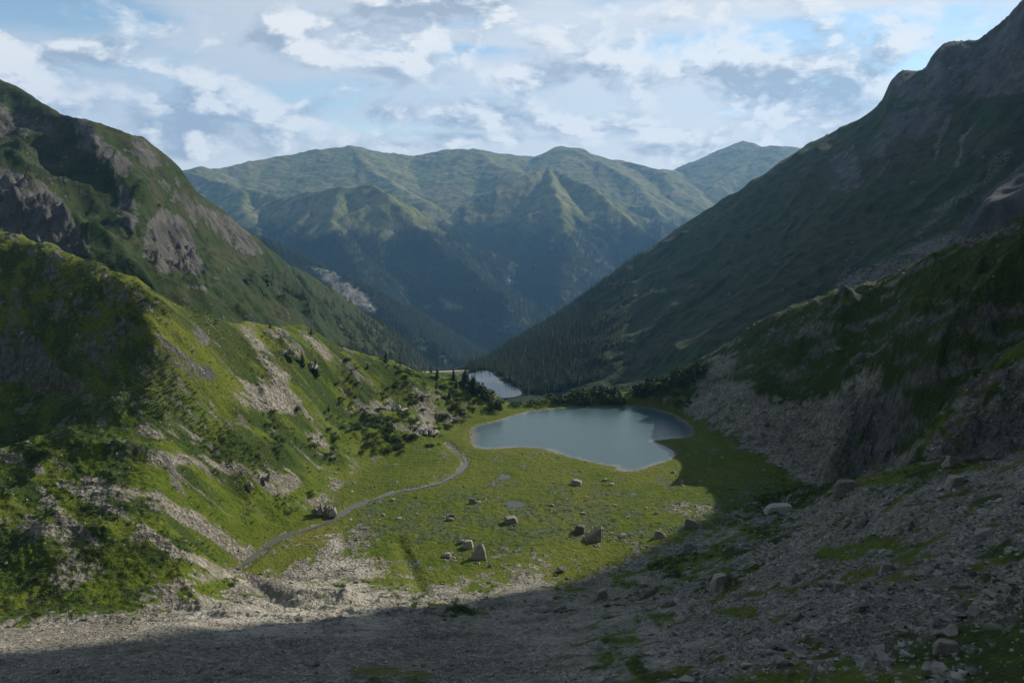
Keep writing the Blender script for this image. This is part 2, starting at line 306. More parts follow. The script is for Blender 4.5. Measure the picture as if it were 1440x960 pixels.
# ------------------------------------------------------------------ land cover (where scree, bare rock and low shrubs lie)
def cover(x, y, z):
    u, v = proj(x, y, z); X = x+.5*z; Y = y+np.where(x > 20, 1.25, .45)*z; n1 = fbm(X, Y, 15, 5, .6, 61); n2 = fbm(X, Y, 4, 4, .6, 71)
    nn = n1*1.35+n2*.9
    sx, sy = x*.76-y*.65, x*.65+y*.76                 # along and across the fall line of the left slope
    stL = fbm(sx*.22, sy, 7, 5, .6, 65)+.35*fbm(x, y, 60, 3, .5, 66); stR = fbm((Y-x)*.3, (x+Y)*.7, 11, 6, .62, 67)+.5*fbm(X, Y, 45, 4, .55, 69)
    hillm = sstep(z, 3, 9)*(x < 0)*(y > 195)
    def pm(poly, f, st=1.0): return st*sstep(poly_sd(uw, vw, poly)/f, -1.6, 1.6)
    def lm(line, w, st=1.0): return st*sstep(w*.9-poly_sd(uw, vw, line, False), -w*1.1, w*.6)
    uw, vw = u+n2*22+n1*14, v+n2*10+n1*8
    inf = (v < 1500) & (v > 200) & (np.abs(u-720) < 2500)
    sc = pm([(-900, 872), (0, 866), (170, 860), (230, 845), (330, 825), (315, 808), (350, 806), (400, 802), (440, 785), (448, 752), (470, 742), (486, 752), (484, 775), (540, 797), (600, 812), (660, 830), (720, 815), (790, 808), (850, 795), (930, 765), (1060, 722), (1130, 705), (1200, 680), (1440, 640), (2500, 600), (2500, 1300), (-900, 1300)], 9)
    for line, w, st in [([(0, 640), (60, 662), (110, 690), (170, 720), (250, 778), (310, 800)], 7, .75), ([(130, 682), (220, 705), (290, 740), (345, 772)], 11, .95), ([(0, 728), (40, 738), (90, 752)], 12, .6),
                        ([(0, 790), (150, 812), (290, 830)], 20, .42), ([(215, 648), (270, 645), (330, 660)], 9, .65), ([(375, 672), (395, 682), (410, 675)], 13, .9), ([(60, 690), (100, 735), (140, 765)], 6, .8),
                        ([(250, 820), (330, 800), (350, 780)], 10, .8), ([(300, 560), (300, 600)], 8, .5), ([(150, 600), (280, 620)], 7, .5),
                        ([(350, 470), (370, 500), (400, 530)], 10, .72), ([(395, 470), (420, 500)], 9, .7), ([(430, 475), (460, 500)], 8, .6), ([(500, 575), (550, 572)], 9, .75), ([(450, 700), (470, 690)], 12, .7), ([(440, 620), (500, 660)], 10, .5),
                        ([(600, 555), (625, 580)], 12, .6), ([(950, 720), (1010, 725)], 9, .5), ([(560, 600), (640, 590)], 7, .45)]:
        sc = np.maximum(sc, lm(line, w, st))
    for poly, f, st in [([(325, 548), (350, 530), (395, 540), (425, 565), (415, 582), (360, 578), (330, 565)], 5, 1), ([(565, 605), (592, 570), (615, 580), (612, 612), (580, 614)], 6, .9),
                        ([(960, 580), (985, 530), (1005, 505), (1045, 485), (1030, 530), (1080, 560), (1130, 572), (1200, 530), (1245, 505), (1240, 545), (1195, 600), (1190, 672), (1150, 690), (1060, 640), (1010, 598)], 7, .95),
                        ([(1290, 620), (1370, 530), (1440, 490), (1600, 430), (1600, 620), (1330, 655), (1200, 676), (1235, 645)], 8, .9),
                        ([(600, 820), (700, 790), (850, 775), (900, 770), (800, 820)], 15, .55), ([(480, 740), (540, 770), (560, 800), (480, 790)], 15, .75), ([(330, 770), (470, 760), (470, 790), (340, 800)], 12, .45)]:
        sc = np.maximum(sc, pm(poly, f, st))
    gr = 0                                                       # green patches inside the scree
    for poly, f, st in [([(1140, 690), (1230, 665), (1360, 640), (1440, 630), (1440, 650), (1330, 668), (1220, 690), (1180, 705)], 8, .55), ([(1030, 740), (1120, 728), (1130, 745), (1060, 765)], 8, .7), ([(998, 856), (1050, 853), (1058, 866), (1005, 868)], 4, .9),
                        ([(905, 862), (950, 858), (955, 880), (925, 886)], 5, .7), ([(820, 880), (900, 860), (910, 960), (840, 970)], 12, .4), ([(490, 935), (600, 940), (600, 990), (480, 990)], 8, .6), ([(960, 935), (1200, 925), (1260, 990), (940, 990)], 14, .62),
                        ([(1250, 880), (1440, 850), (1600, 850), (1600, 990), (1200, 990)], 18, .55), ([(800, 800), (930, 770), (1050, 740), (1060, 800), (960, 830), (820, 820)], 16, .5), ([(600, 830), (690, 860), (640, 880), (590, 860)], 10, .5), ([(1150, 770), (1300, 740), (1300, 790), (1180, 800)], 15, .5),
                        ([(530, 800), (640, 820), (600, 850), (500, 830)], 12, .55), ([(380, 770), (460, 775), (450, 800), (350, 800)], 10, .4)]:
        gr = np.maximum(gr, pm(poly, f, st))
    sc = np.maximum(sc, hillm*np.clip(stL*1.5-.16, 0, .42)); sc = np.maximum(sc, sstep(z, 2, 10)*(x > 60)*(y > 280)*np.clip(stR*1.3, 0, .5))
    sc = sc-gr*.9-.75*sstep(fbm(x+.5*y, (y-.5*x)*2.4, 26, 5, .6, 68), .08, .35)*((u > 780) & (y < 320))
    rk = 0
    for poly, f, st in [([(-90, 430), (20, 455), (60, 485), (95, 545), (60, 553), (0, 538), (-90, 520)], 6, 1), ([(270, 458), (290, 458), (306, 485), (282, 484)], 3, 1.1), ([(280, 511), (292, 511), (305, 527), (298, 534), (284, 530)], 2, 1.2), ([(268, 478), (280, 498), (274, 502), (264, 486)], 3, .9), ([(70, 712), (95, 730), (130, 752), (118, 756), (80, 738)], 4, .8),
                        ([(1185, 560), (1265, 540), (1300, 600), (1230, 660), (1185, 675)], 8, .85), ([(1240, 430), (1440, 400), (1440, 560), (1280, 580)], 16, .5), ([(1345, 336), (1440, 300), (1440, 330), (1350, 352)], 5, .6), ([(1060, 450), (1200, 430), (1260, 480), (1180, 540), (1080, 500)], 20, .4),
                        ([(1330, 590), (1440, 560), (1600, 540), (1600, 640), (1320, 655)], 8, .8), ([(0, 350), (200, 420), (300, 520), (200, 560), (60, 470), (0, 420)], 25, .36), ([(1100, 430), (1345, 340), (1345, 360), (1200, 425)], 8, .5)]:
        rk = np.maximum(rk, pm(poly, f, st))
    hd = np.maximum(pm([(480, 700), (700, 690), (960, 690), (1100, 660), (1080, 720), (900, 770), (700, 780), (520, 770)], 30, .62), pm([(120, 420), (300, 520), (330, 620), (180, 640), (60, 560)], 30, .6))  # second patch, on the left shoulder, stands in for shade on that slope
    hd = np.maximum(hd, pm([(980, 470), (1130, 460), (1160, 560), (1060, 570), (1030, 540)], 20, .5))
    scree = sstep(sc+nn*.9*np.where(v > 840, .6, 1), .38, .80)
    rock = sstep(rk+nn*.8+hillm*stL*.8, .45, .70)
    heath = sstep(hd+nn*.9, .35, .75)
    return u, v, np.clip(scree, 0, 1), np.clip(rock, 0, 1), np.clip(heath, 0, 1)

# ------------------------------------------------------------------ object helpers
ROOT = S.collection
def tag(o, label=None, cat=None, group=None, kind=None):
    for k, v in (('label', label), ('category', cat), ('group', group), ('kind', kind)):
        if v: o[k] = v
    return o
def add_obj(name, me, parent=None, mat=None):
    o = bpy.data.objects.new(name, me); ROOT.objects.link(o)
    if mat is not None and me is not None and not me.materials: me.materials.append(mat)
    if parent: o.parent = parent
    return o
def mesh_np(name, V, Fq, smooth=True):
    me = bpy.data.meshes.new(name); V = np.asarray(V, np.float32); Fq = np.asarray(Fq, np.int32); k = Fq.shape[1]
    me.vertices.add(len(V)); me.vertices.foreach_set('co', V.ravel())
    me.loops.add(Fq.size); me.loops.foreach_set('vertex_index', Fq.ravel())
    me.polygons.add(len(Fq)); me.polygons.foreach_set('loop_start', np.arange(0, Fq.size, k, dtype=np.int32)); me.polygons.foreach_set('loop_total', np.full(len(Fq), k, np.int32))
    me.polygons.foreach_set('use_smooth', np.full(len(Fq), smooth)); me.update(calc_edges=True); return me
def col_attr(me, name, rgb):
    a = me.attributes.new(name, 'FLOAT_COLOR', 'POINT'); d = np.ones((len(me.vertices), 4), np.float32); d[:, :3] = np.asarray(rgb, np.float32)
    a.data.foreach_set('color', d.ravel())
def grid_faces(nr, nc):
    i = np.arange(nr-1)[:, None]*nc+np.arange(nc-1)[None, :]; i = i.ravel()
    return np.stack([i, i+1, i+nc+1, i+nc], 1)
def field(name, scol, yrow, zf, mat, attr=None, ymin=0):
    Sg, Yg = np.meshgrid(scol, yrow); X = Sg*np.maximum(Yg, ymin); Z = zf(X, Yg)
    me = mesh_np(name, np.stack([X.ravel(), Yg.ravel(), Z.ravel()], 1), grid_faces(len(yrow), len(scol)))
    if attr:
        for nm, rgb in attr(X.ravel(), Yg.ravel(), Z.ravel()).items(): col_attr(me, nm, rgb)
    o = add_obj(name, me, mat=mat); tag(o, kind='structure'); return o
def new_mat(name):
    m = bpy.data.materials.new(name); m.use_nodes = True; t = NT(m.node_tree)
    b = t.n('ShaderNodeBsdfPrincipled'); o = t.n('ShaderNodeOutputMaterial'); t.put(o.inputs[0], b.outputs[0])
    b.inputs['Roughness'].default_value = .95; b.inputs['Specular IOR Level'].default_value = .15
    return m, t, b
def bump(t, b, h, dist, strength=1.0, prev=None):
    n = t.n('ShaderNodeBump'); t.put(n.inputs['Height'], h); n.inputs['Distance'].default_value = dist; t.put(n.inputs['Strength'], strength)
    if prev: t.put(n.inputs['Normal'], prev)
    t.put(b.inputs['Normal'], n.outputs[0]); return n.outputs[0]
def pos(t): return t.n('ShaderNodeNewGeometry').outputs['Position']
def attr(t, name):
    a = t.n('ShaderNodeAttribute', attribute_name=name); sp = t.n('ShaderNodeSeparateColor'); t.put(sp.inputs[0], a.outputs['Color']); return sp.outputs

# ------------------------------------------------------------------ materials
def m_ground():
    m, t, b = new_mat('ground'); p = pos(t); a = attr(t, 'cover'); a2 = attr(t, 'tint')
    n_f = t.noise(p, .9, 5, .65); n_m = t.noise(p, .12, 5, .6); n_s = t.noise(p, 3.5, 3, .6)
    g1 = t.ramp(n_f, [(.30, (.020, .036, .005)), (.47, (.064, .096, .008)), (.62, (.115, .145, .012)), (.78, (.18, .18, .035))])
    g2 = t.ramp(n_m, [(.3, (.032, .066, .006)), (.5, (.070, .098, .009)), (.7, (.110, .118, .016))])
    gr = t.mix(.5, g1, g2)
    gr = t.mix(a2[0], gr, t.ramp(n_f, [(.3, (.06, .065, .015)), (.6, (.15, .155, .024)), (.8, (.22, .19, .06))]))     # drier turf
    gr = t.mix(t.math('MULTIPLY', a2[1], .8), gr, t.ramp(n_f, [(.3, (.010, .020, .006)), (.6, (.030, .052, .012)), (.8, (.07, .085, .03))]))  # dark alpenrose green, partly standing in for shade on the hillsides
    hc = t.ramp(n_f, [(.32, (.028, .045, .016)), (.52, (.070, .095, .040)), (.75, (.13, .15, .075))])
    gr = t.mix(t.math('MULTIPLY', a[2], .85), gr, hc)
    cell = t.vor(p, .85, out='Color'); cs = t.n('ShaderNodeSeparateColor'); t.put(cs.inputs[0], cell)
    st = t.ramp(cs.outputs[0], [(0, (.095, .088, .074)), (.5, (.215, .20, .17)), (1, (.37, .345, .295))])
    st = t.mix(t.ss(n_s, .35, .6), t.ramp(n_f, [(.3, (.09, .083, .070)), (.7, (.255, .235, .20))]), st)
    st = t.mix(t.ss(n_m, .62, .48), t.mix(.3, st, (.09, .095, .05)), st)
    rk = t.ramp(t.noise(t.vmath('MULTIPLY', p, (1, 1, .35)), .5, 7, .68, .4), [(.28, (.022, .022, .021)), (.48, (.085, .082, .075)), (.72, (.20, .19, .17))])
    patch = t.ramp(t.noise(p, .055, 6, .65), [(.35, (.80, .79, .77)), (.62, (1.12, 1.11, 1.10))]); st = t.vmath('MULTIPLY', st, patch)
    sd = attr(t, 'sand'); st = t.mix(sd[0], st, t.ramp(n_s, [(.3, (.27, .25, .205)), (.7, (.46, .43, .36))]))
    c_ = t.mix(a[0], gr, st); c_ = t.mix(a[1], c_, rk)
    spk = t.ss(t.vor(p, .42), .16, .10)                                # loose pale stones in the turf
    spk = t.math('MULTIPLY', spk, t.ss(t.noise(p, .06, 3, .6), .46, .60))
    spk = t.math('MULTIPLY', spk, a2[2])
    c_ = t.mix(spk, c_, (.27, .25, .21))
    t.put(b.inputs['Base Color'], c_)
    e = t.vor(p, .85); e2 = t.vor(p, 2.1)
    n = bump(t, b, t.noise(p, .45, 8, .65), .9, .9)
    bump(t, b, t.math('ADD', t.math('MULTIPLY', e, t.math('ADD', .4, a[0])), t.math('MULTIPLY', e2, .5)), .55, .8, n)
    return m
def m_mountain(name, forest=False, green=(.035, .060, .014), dry=(.085, .080, .035), rock=(.13, .125, .12), k=1.0):
    m, t, b = new_mat(name); p = pos(t); a = attr(t, 'cover')
    n1 = t.noise(p, .012*k, 8, .62); n2 = t.noise(p, .06*k, 7, .65); n3 = t.noise(p, .35*k, 4, .6)
    g = t.mix(t.ss(n1, .38, .62), green, dry); g = t.mix(t.ss(n2, .42, .66), g, tuple(c_*.42 for c_ in green))
    g = t.mix(t.math('MULTIPLY', a[2], .9), g, t.ramp(n3, [(.3, (.010, .020, .010)), (.7, (.030, .048, .018))]))
    st = t.noise(t.vmath('MULTIPLY', p, (1, 1, .3)), .05*k, 9, .72, .5)
    r = t.ramp(st, [(.3, tuple(c_*.28 for c_ in rock)), (.5, rock), (.72, tuple(c_*1.9 for c_ in rock))])
    f = t.math('ADD', a[1], t.math('MULTIPLY', t.math('SUBTRACT', n2, .5), 2.4)); f = t.ss(f, .38, .64)
    c_ = t.mix(f, g, r)
    s2 = t.math('ADD', a[0], t.math('MULTIPLY', t.math('SUBTRACT', n3, .5), .9)); s2 = t.ss(s2, .4, .65)
    c_ = t.mix(s2, c_, t.ramp(t.noise(p, .8*k, 3, .7), [(.3, (.08, .077, .07)), (.7, (.20, .19, .175))]))
    t.put(b.inputs['Base Color'], c_)
    n = bump(t, b, st, 9/k, t.math('MULTIPLY', f, .9))
    bump(t, b, t.math('ADD', n2, t.math('MULTIPLY', n3, .35)), 4.5/k, .8, n)
    return m
def m_rock(name, lo, hi, lich=.3):
    m, t, b = new_mat(name); oc = t.n('ShaderNodeTexCoord').outputs['Object']; oi = t.n('ShaderNodeObjectInfo').outputs['Random']
    p = pos(t); n = t.noise(p, 1.1, 6, .65); q = t.math('ADD', t.math('MULTIPLY', n, .8), t.math('MULTIPLY', oi, .35))
    c_ = t.ramp(q, [(.3, lo), (.75, hi)])
    c_ = t.mix(t.math('MULTIPLY', t.ss(t.noise(p, .7, 5, .7), .55, .66), lich), c_, (.045, .055, .025))
    c_ = t.vmath('MULTIPLY', c_, t.ramp(t.noise(p, .055, 6, .65), [(.35, (.80, .79, .77)), (.62, (1.12, 1.11, 1.10))]))
    t.put(b.inputs['Base Color'], c_); bump(t, b, t.noise(p, 2.2, 6, .7), .25, .8); return m
def m_leaf(name, a_, b_, rough=.8):
    m, t, b = new_mat(name); p = pos(t); oi = t.n('ShaderNodeObjectInfo').outputs['Random']
    q = t.math('ADD', t.math('MULTIPLY', t.noise(p, .9, 4, .6), .75), t.math('MULTIPLY', oi, .35))
    t.put(b.inputs['Base Color'], t.ramp(q, [(.3, a_), (.75, b_)])); b.inputs['Roughness'].default_value = rough; return m
M_GROUND = m_ground()
M_LEFT = m_mountain('left_slopes', k=1.6, green=(.019, .038, .008), dry=(.046, .050, .019), rock=(.088, .085, .078))
M_RIGHT = m_mountain('right_slopes', k=1.0, green=(.030, .054, .015), dry=(.052, .056, .024), rock=(.095, .094, .09))
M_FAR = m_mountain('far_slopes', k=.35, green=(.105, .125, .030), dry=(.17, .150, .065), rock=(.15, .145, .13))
M_SPUR = m_mountain('spur_slopes', k=.6, green=(.032, .055, .020), dry=(.05, .065, .022), rock=(.17, .16, .145))
M_BOULDER = m_rock('boulder_stone', (.10, .094, .082), (.34, .32, .28), .4)
M_STONE = m_rock('scree_stone', (.068, .063, .054), (.33, .31, .27), .3)
M_PALE = m_rock('pale_stone', (.17, .16, .135), (.42, .39, .34), .15)
M_CONIFER = m_leaf('spruce_needles', (.010, .020, .008), (.034, .052, .016))
M_PINE = m_leaf('dwarf_pine_needles', (.016, .030, .008), (.060, .085, .020))
M_SHRUB = m_leaf('shrub_leaves', (.035, .060, .014), (.090, .125, .035))
M_BARK = m_leaf('bark', (.05, .04, .03), (.11, .09, .07))

# ------------------------------------------------------------------ ground
def sand(u, v, x, y):
    n = fbm(x, y, 16, 5, .6, 95); uw, vw = u+n*30, v+n*18
    m = pmw(uw, vw, [(440, 745), (480, 745), (480, 775), (540, 800), (580, 840), (540, 890), (430, 895), (330, 900), (200, 880), (330, 850), (420, 835), (400, 815), (450, 800), (470, 780)], 16, .9)
    m = np.maximum(m, pmw(uw, vw, [(310, 805), (345, 800), (340, 822), (318, 822)], 5, .9)); m = np.maximum(m, pmw(uw, vw, [(560, 840), (700, 820), (900, 850), (1000, 900), (960, 960), (800, 960), (700, 890)], 25, .45))
    return np.clip(m*sstep(fbm(x*.4+y*.3, y-.3*x, 8, 5, .6, 96)+.3, .0, .45), 0, 1)
def ground_attr(x, y, z):
    u, v, sc, rk, hd = cover(x, y, z)
    n = fbm(x, y, 40, 4, .5, 81)
    crest = sstep(z-(HC+y*fac(v)), -1e9, 1)*0
    up = sstep(z, 45, 95)*sstep(y, 250, 300)
    dry = np.clip(up*.55+n*.7, 0, .8)
    dry = np.maximum(dry, sstep(poly_sd(u, v, [(395, 762), (430, 735), (480, 735), (485, 765), (440, 772)]), -8, 8)*.9)
    dl = poly_sd(x, y, LAKE); dry = np.maximum(dry, sstep(dl, -3.5, -.5)*.9)
    dark = sstep(fbm(x+.5*z, y+np.where(x > 20, 1.25, .45)*z, 18, 5, .6, 91)+.25*sstep(z, 3, 20)+.45*((x > 60) & (y > 300)), .12, .38)*sstep(z, 2, 9)  # hillside turf darkened in colour, most on the right, partly for shade
    stones = np.where(z > 1.0, 1.0, .35)*np.where(x > 60, .5, 1)
    # shore gravel: bare, pale
    ds = poly_sd(x, y, STREAM[:, :2], False)+fbm(x, y, 5, 3, .6, 93)*3; sc = np.maximum(sc, sstep(ds, 2.4, 1.2)*.95)
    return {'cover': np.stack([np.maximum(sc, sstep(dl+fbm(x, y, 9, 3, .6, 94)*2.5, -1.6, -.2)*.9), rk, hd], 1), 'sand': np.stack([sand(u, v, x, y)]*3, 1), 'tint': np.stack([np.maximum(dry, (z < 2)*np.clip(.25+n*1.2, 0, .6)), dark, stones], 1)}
sc_ = np.concatenate([np.linspace(-2.4, -.88, 24)[:-1], np.arange(-.88, .88, .0022), np.linspace(.882, 3.0, 56)])
yr_ = np.concatenate([np.linspace(-60, 56, 50)[:-1], 56*np.exp(np.arange(0, math.log(200/56), .0052)), 200*np.exp(np.arange(0, math.log(535/200), .0018)), np.linspace(536, 620, 16), np.linspace(630, 960, 30)])
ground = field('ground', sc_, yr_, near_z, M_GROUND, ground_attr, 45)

# ------------------------------------------------------------------ left mountain
LM = Loft([
    [(-2.6, 300, 150), (-1.2, 400, 120), P(0, 420, 480), P(130, 470, 460), P(250, 500, 460), P(330, 500, 500), P(450, 520, 640), P(560, 530, 1000), P(610, 540, 1500), (0.1, 1900, -450)],
    [(-2.6, 360, 260), (-1.2, 470, 220), P(0, 300, 600), P(130, 350, 570), P(250, 390, 590), P(330, 420, 680), P(450, 470, 900), P(560, 498, 1280), P(610, 520, 1650), (0.1, 2000, -450)],
    [(-2.6, 420, 400), (-1.2, 560, 380), P(0, 205, 770), P(100, 245, 720), P(200, 300, 690), P(250, 330, 740), P(330, 372, 850), P(450, 430, 1080), P(560, 485, 1400), P(610, 515, 1740), (0.1, 2100, -450)],
    [(-2.6, 500, 520), (-1.2, 700, 430), P(-60, 85, 960), P(0, 112, 930), P(40, 132, 890), P(80, 157, 835), P(112, 166, 790), P(160, 180, 810), P(200, 196, 830), P(215, 215, 835), P(250, 243, 870), P(290, 277, 920), P(330, 311, 980), P(370, 342, 1040), P(400, 366, 1110), P(460, 402, 1260), P(500, 432, 1360), P(560, 472, 1550), P(600, 507, 1750), P(640, 535, 1950), (0.1, 2200, -450)],
    [(-2.6, 900, 300), (-1.2, 1100, 200), (-.66, 1200, 60), (-.45, 1150, 0), (-.3, 1450, -150), (-.12, 2000, -350), (0.1, 2500, -500)],
    [(-2.6, 1600, -300), (0.1, 2800, -600)]])
LCREST = [P(-60, 85, 960), P(0, 112, 930), P(40, 132, 890), P(80, 157, 835), P(112, 166, 790), P(160, 180, 810), P(200, 196, 830), P(250, 243, 870), P(330, 311, 980), P(400, 366, 1110), P(500, 432, 1360), P(600, 507, 1750)]
LR = [([W2(140, 208, 750), W2(155, 215, 735), W2(183, 225, 700), W2(190, 260, 660), W2(205, 310, 620), W2(250, 370, 570)], 26, 14),
      ([W2(0, 200, 760), W2(20, 235, 720), W2(30, 280, 640), W2(90, 320, 590), W2(130, 352, 550)], 26, 15),
      ([W2(240, 240, 850), W2(280, 290, 800), W2(330, 320, 800), W2(400, 390, 880)], 26, 12),
      ([W2(330, 320, 930), W2(400, 390, 960), W2(470, 430, 1080)], 20, 8)]
def left_rock(u, v):
    rk = np.zeros_like(u)+.16
    for poly, f, st in [([(-80, 230), (20, 235), (80, 270), (115, 320), (135, 362), (60, 350), (-80, 330)], 9, .85), ([(205, 320), (225, 290), (262, 310), (275, 345), (292, 385), (230, 385), (203, 360)], 6, .9), ([(100, 165), (120, 165), (150, 200), (190, 228), (180, 250), (150, 235), (110, 210)], 8, .75),
                        ([(183, 180), (205, 195), (235, 235), (205, 240), (185, 215)], 8, .7), ([(280, 290), (330, 305), (375, 355), (350, 360), (300, 330)], 8, .75), ([(-80, 130), (70, 165), (80, 190), (-80, 200)], 12, .6), ([(170, 250), (200, 290), (190, 330), (165, 300)], 8, .65), ([(220, 250), (290, 285), (310, 330), (260, 310)], 12, .55)]:
        rk = np.maximum(rk, pmw(u, v, poly, f, st))
    return rk
def left_z(x, y):
    z = LM.ev(x/y, y); cw = crest_w(x, y, LCREST, 60)
    for p, w, h in LR: z = z+ridge_pts(x+fbm(x, y, 60, 3, .5, 5)*18, y+fbm(x, y, 60, 3, .5, 6)*18, p, w, h)
    cz = sstep(-x/y, -.05, .35); rk = np.clip(left_rock(*proj(x, y, z))-.3, 0, 1)+.12
    z = z+cw*cz*rk*((ridged(x, y, 34, 5, .6, 105)-.4)*22+(ridged(x, y, 13, 3, .6, 106)-.4)*8)
    return z+cw*(cz*((ridged(x, y, 120, 6, .55, 101)-.45)*24+fbm(x, y, 22, 4, .6, 111)*5.5)+fbm(x, y, 60, 6, .55, 115)*5)
def left_attr(x, y, z):
    u, v = proj(x, y, z); n = fbm(x, y, 25, 5, .6, 121); rk = left_rock(u, v)
    fo = np.maximum(pmw(u, v, [(330, 390), (420, 380), (640, 530), (600, 540), (480, 480)], 25, .75), .0)*sstep(n, -.2, .25)
    fo = np.maximum(fo, sstep(u, 400, 600)*.8)
    sc = pmw(u, v, [(0, 190), (60, 200), (80, 240), (40, 250)], 12, .4)+pmw(u, v, [(250, 395), (290, 400), (295, 412), (262, 408)], 5, .6)
    return {'cover': np.stack([sc, rk+n*.45, fo], 1)}
mtl = field('mountain_left', np.concatenate([np.linspace(-2.2, -.80, 30), np.arange(-.79, .06, .0021)]), np.exp(np.linspace(math.log(370), math.log(2600), 420)), left_z, M_LEFT, left_attr)

# ------------------------------------------------------------------ right mountain
RCREST = [(-.25, 1700, -330), P(640, 526, 1400), P(668, 516, 1290), P(695, 497, 1330), P(720, 481, 1380), P(760, 457, 1450), P(800, 431, 1500), P(880, 371, 1520), P(960, 316, 1500), P(1000, 290, 1470), P(1060, 256, 1420), P(1130, 207, 1360), P(1200, 172, 1310), P(1240, 148, 1280), P(1253, 122, 1265), P(1300, 98, 1240), P(1312, 78, 1235), P(1335, 62, 1230), P(1360, 60, 1225), P(1410, 38, 1200), P(1425, 15, 1190), P(1440, -5, 1180), P(1480, -60, 1170), (1.2, 1150, 720), (3.2, 1100, 900)]
RM = Loft([
    [(-.25, 1200, -250), P(640, 545, 1000), P(668, 545, 930), P(700, 560, 850), P(740, 570, 800), P(870, 575, 700), P(1000, 520, 640), P(1170, 440, 640), P(1345, 370, 620), P(1440, 335, 600), (1.2, 520, 300), (3.2, 400, 500)],
    [(-.25, 1300, -240), P(640, 522, 1060), P(668, 519, 985), P(700, 531, 937), P(732, 549, 872), P(870, 540, 800), P(1000, 470, 780), P(1170, 400, 800), P(1345, 310, 780), P(1440, 290, 760), (1.2, 700, 420), (3.2, 500, 640)],
    [(-.25, 1400, -260), P(640, 525, 1250), P(668, 518, 1150), P(700, 512, 1150), P(732, 500, 1140), P(870, 440, 1140), P(1000, 380, 1100), P(1170, 290, 1050), P(1345, 190, 1000), P(1440, 150, 950), (1.2, 950, 600), (3.2, 700, 800)],
    RCREST,
    [(-.25, 2000, -550), (-.05, 1750, -500), (.07, 1850, -350), (.3, 2000, -100), (.55, 2000, 100), (.8, 2000, 250), (1.5, 2000, 300), (3.2, 1800, 300)],
    [(-.25, 2100, -800), (3.2, 2600, -500)]])
RR = [([W2(1253, 150, 1240), W2(1230, 200, 1180), W2(1190, 300, 1050), W2(1120, 400, 900)], 40, 9),
      ([W2(1060, 275, 1360), W2(990, 340, 1250), W2(900, 450, 1100)], 40, 7)]
STEP = [W2(1340, 340, 640), W2(1352, 318, 690), W2(1372, 296, 730), W2(1395, 270, 770), W2(1440, 240, 820), W2(1500, 200, 860), (1100, 900), (1100, 560), W2(1500, 340, 600)]
def right_z(x, y):
    z = RM.ev(x/y, y); cz = sstep(x/y, -.02, .2)*crest_w(x, y, RCREST, 60, .5); wx, wy = fbm(x, y, 90, 3, .5, 7)*22, fbm(x, y, 90, 3, .5, 8)*22
    for p, w, h in RR: z = z+ridge_pts(x+wx, y+wy, p, w, h)
    st = np.minimum(poly_sd(x+wx*.5, y+wy*.5, STEP), 60); z = z+40*sstep(st, -6, 22)                  # rocky step in front of the right edge
    top = sstep(z, 230, 380)
    z = z+cz*((ridged(x*1.0+y*.5, y*.45-.2*x, 100, 6, .52, 131)-.45)*(13+28*top)+(ridged((x+.4*y)*.35, (y-.6*x), 60, 4, .55, 137)-.45)*9+fbm(x, y, 26, 4, .6, 141)*(2+6*top))
    m = (y < 1100) & (x/y < .1)
    if m.any():   # keep the basin of the far lake open
        d = poly_sd(x[m], y[m], FLAKE); z[m] = np.where(d > -3, np.minimum(z[m], -87-np.clip(d+3, 0, 20)*.4), z[m])
    return z
FL_Z = -87.0
FLAKE = densify([on_plane(u, v, FL_Z)[:2] for u, v in [(672, 523), (686, 521.5), (697, 530), (712, 540), (729, 548), (728, 556), (690, 560), (670, 556), (655, 540), (655, 528)]], 5, .6)
def right_attr(x, y, z):
    u, v = proj(x, y, z); n = fbm(x, y, 60, 6, .6, 151)
    rk = sstep(z, 250, 360)*.55+.14
    for poly, f, st in [([(1215, 215), (1250, 165), (1300, 140), (1345, 150), (1320, 190), (1270, 200), (1240, 225)], 10, .7), ([(1160, 225), (1200, 200), (1220, 260), (1190, 275)], 8, .6), ([(1165, 250), (1190, 255), (1180, 272), (1165, 270)], 5, .5), ([(1340, 340), (1365, 290), (1440, 225), (1600, 160), (1600, 300), (1400, 325)], 6, .9), ([(1440, -40), (1250, 110), (1260, 150), (1600, 120)], 15, .7)]:
        rk = np.maximum(rk, pmw(u, v, poly, f, st))
    sc = np.zeros_like(x)
    for line, w, st in [([(1342, 165), (1325, 190), (1312, 225)], 3.5, .55), ([(1372, 175), (1352, 200), (1345, 235)], 3.5, .6), ([(1420, 215), (1380, 255), (1330, 290), (1290, 330)], 10, .5), ([(1345, 340), (1250, 380), (1190, 405)], 18, .55), ([(1240, 250), (1250, 225)], 4, .5), ([(1060, 500), (1100, 460)], 10, .3), ([(980, 540), (1020, 490)], 10, .45), ([(830, 560), (860, 520)], 8, .3)]:
        sc = np.maximum(sc, st*sstep(w+n*4-poly_sd(u+n*14, v+n*9, line, False), -w*.9, w*.6))
    fo = sstep(u+(v-300)*.2, 1020, 820)*.95+sstep(n, .15, .4)*.3*sstep(v, 250, 400)
    return {'cover': np.stack([sc, rk+n*.25, np.clip(fo, 0, 1)], 1)}
mtr = field('mountain_right', np.concatenate([np.arange(-.09, .80, .0021), np.linspace(.80, 3.0, 70)]), np.exp(np.linspace(math.log(600), math.log(2550), 400)), right_z, M_RIGHT, right_attr)

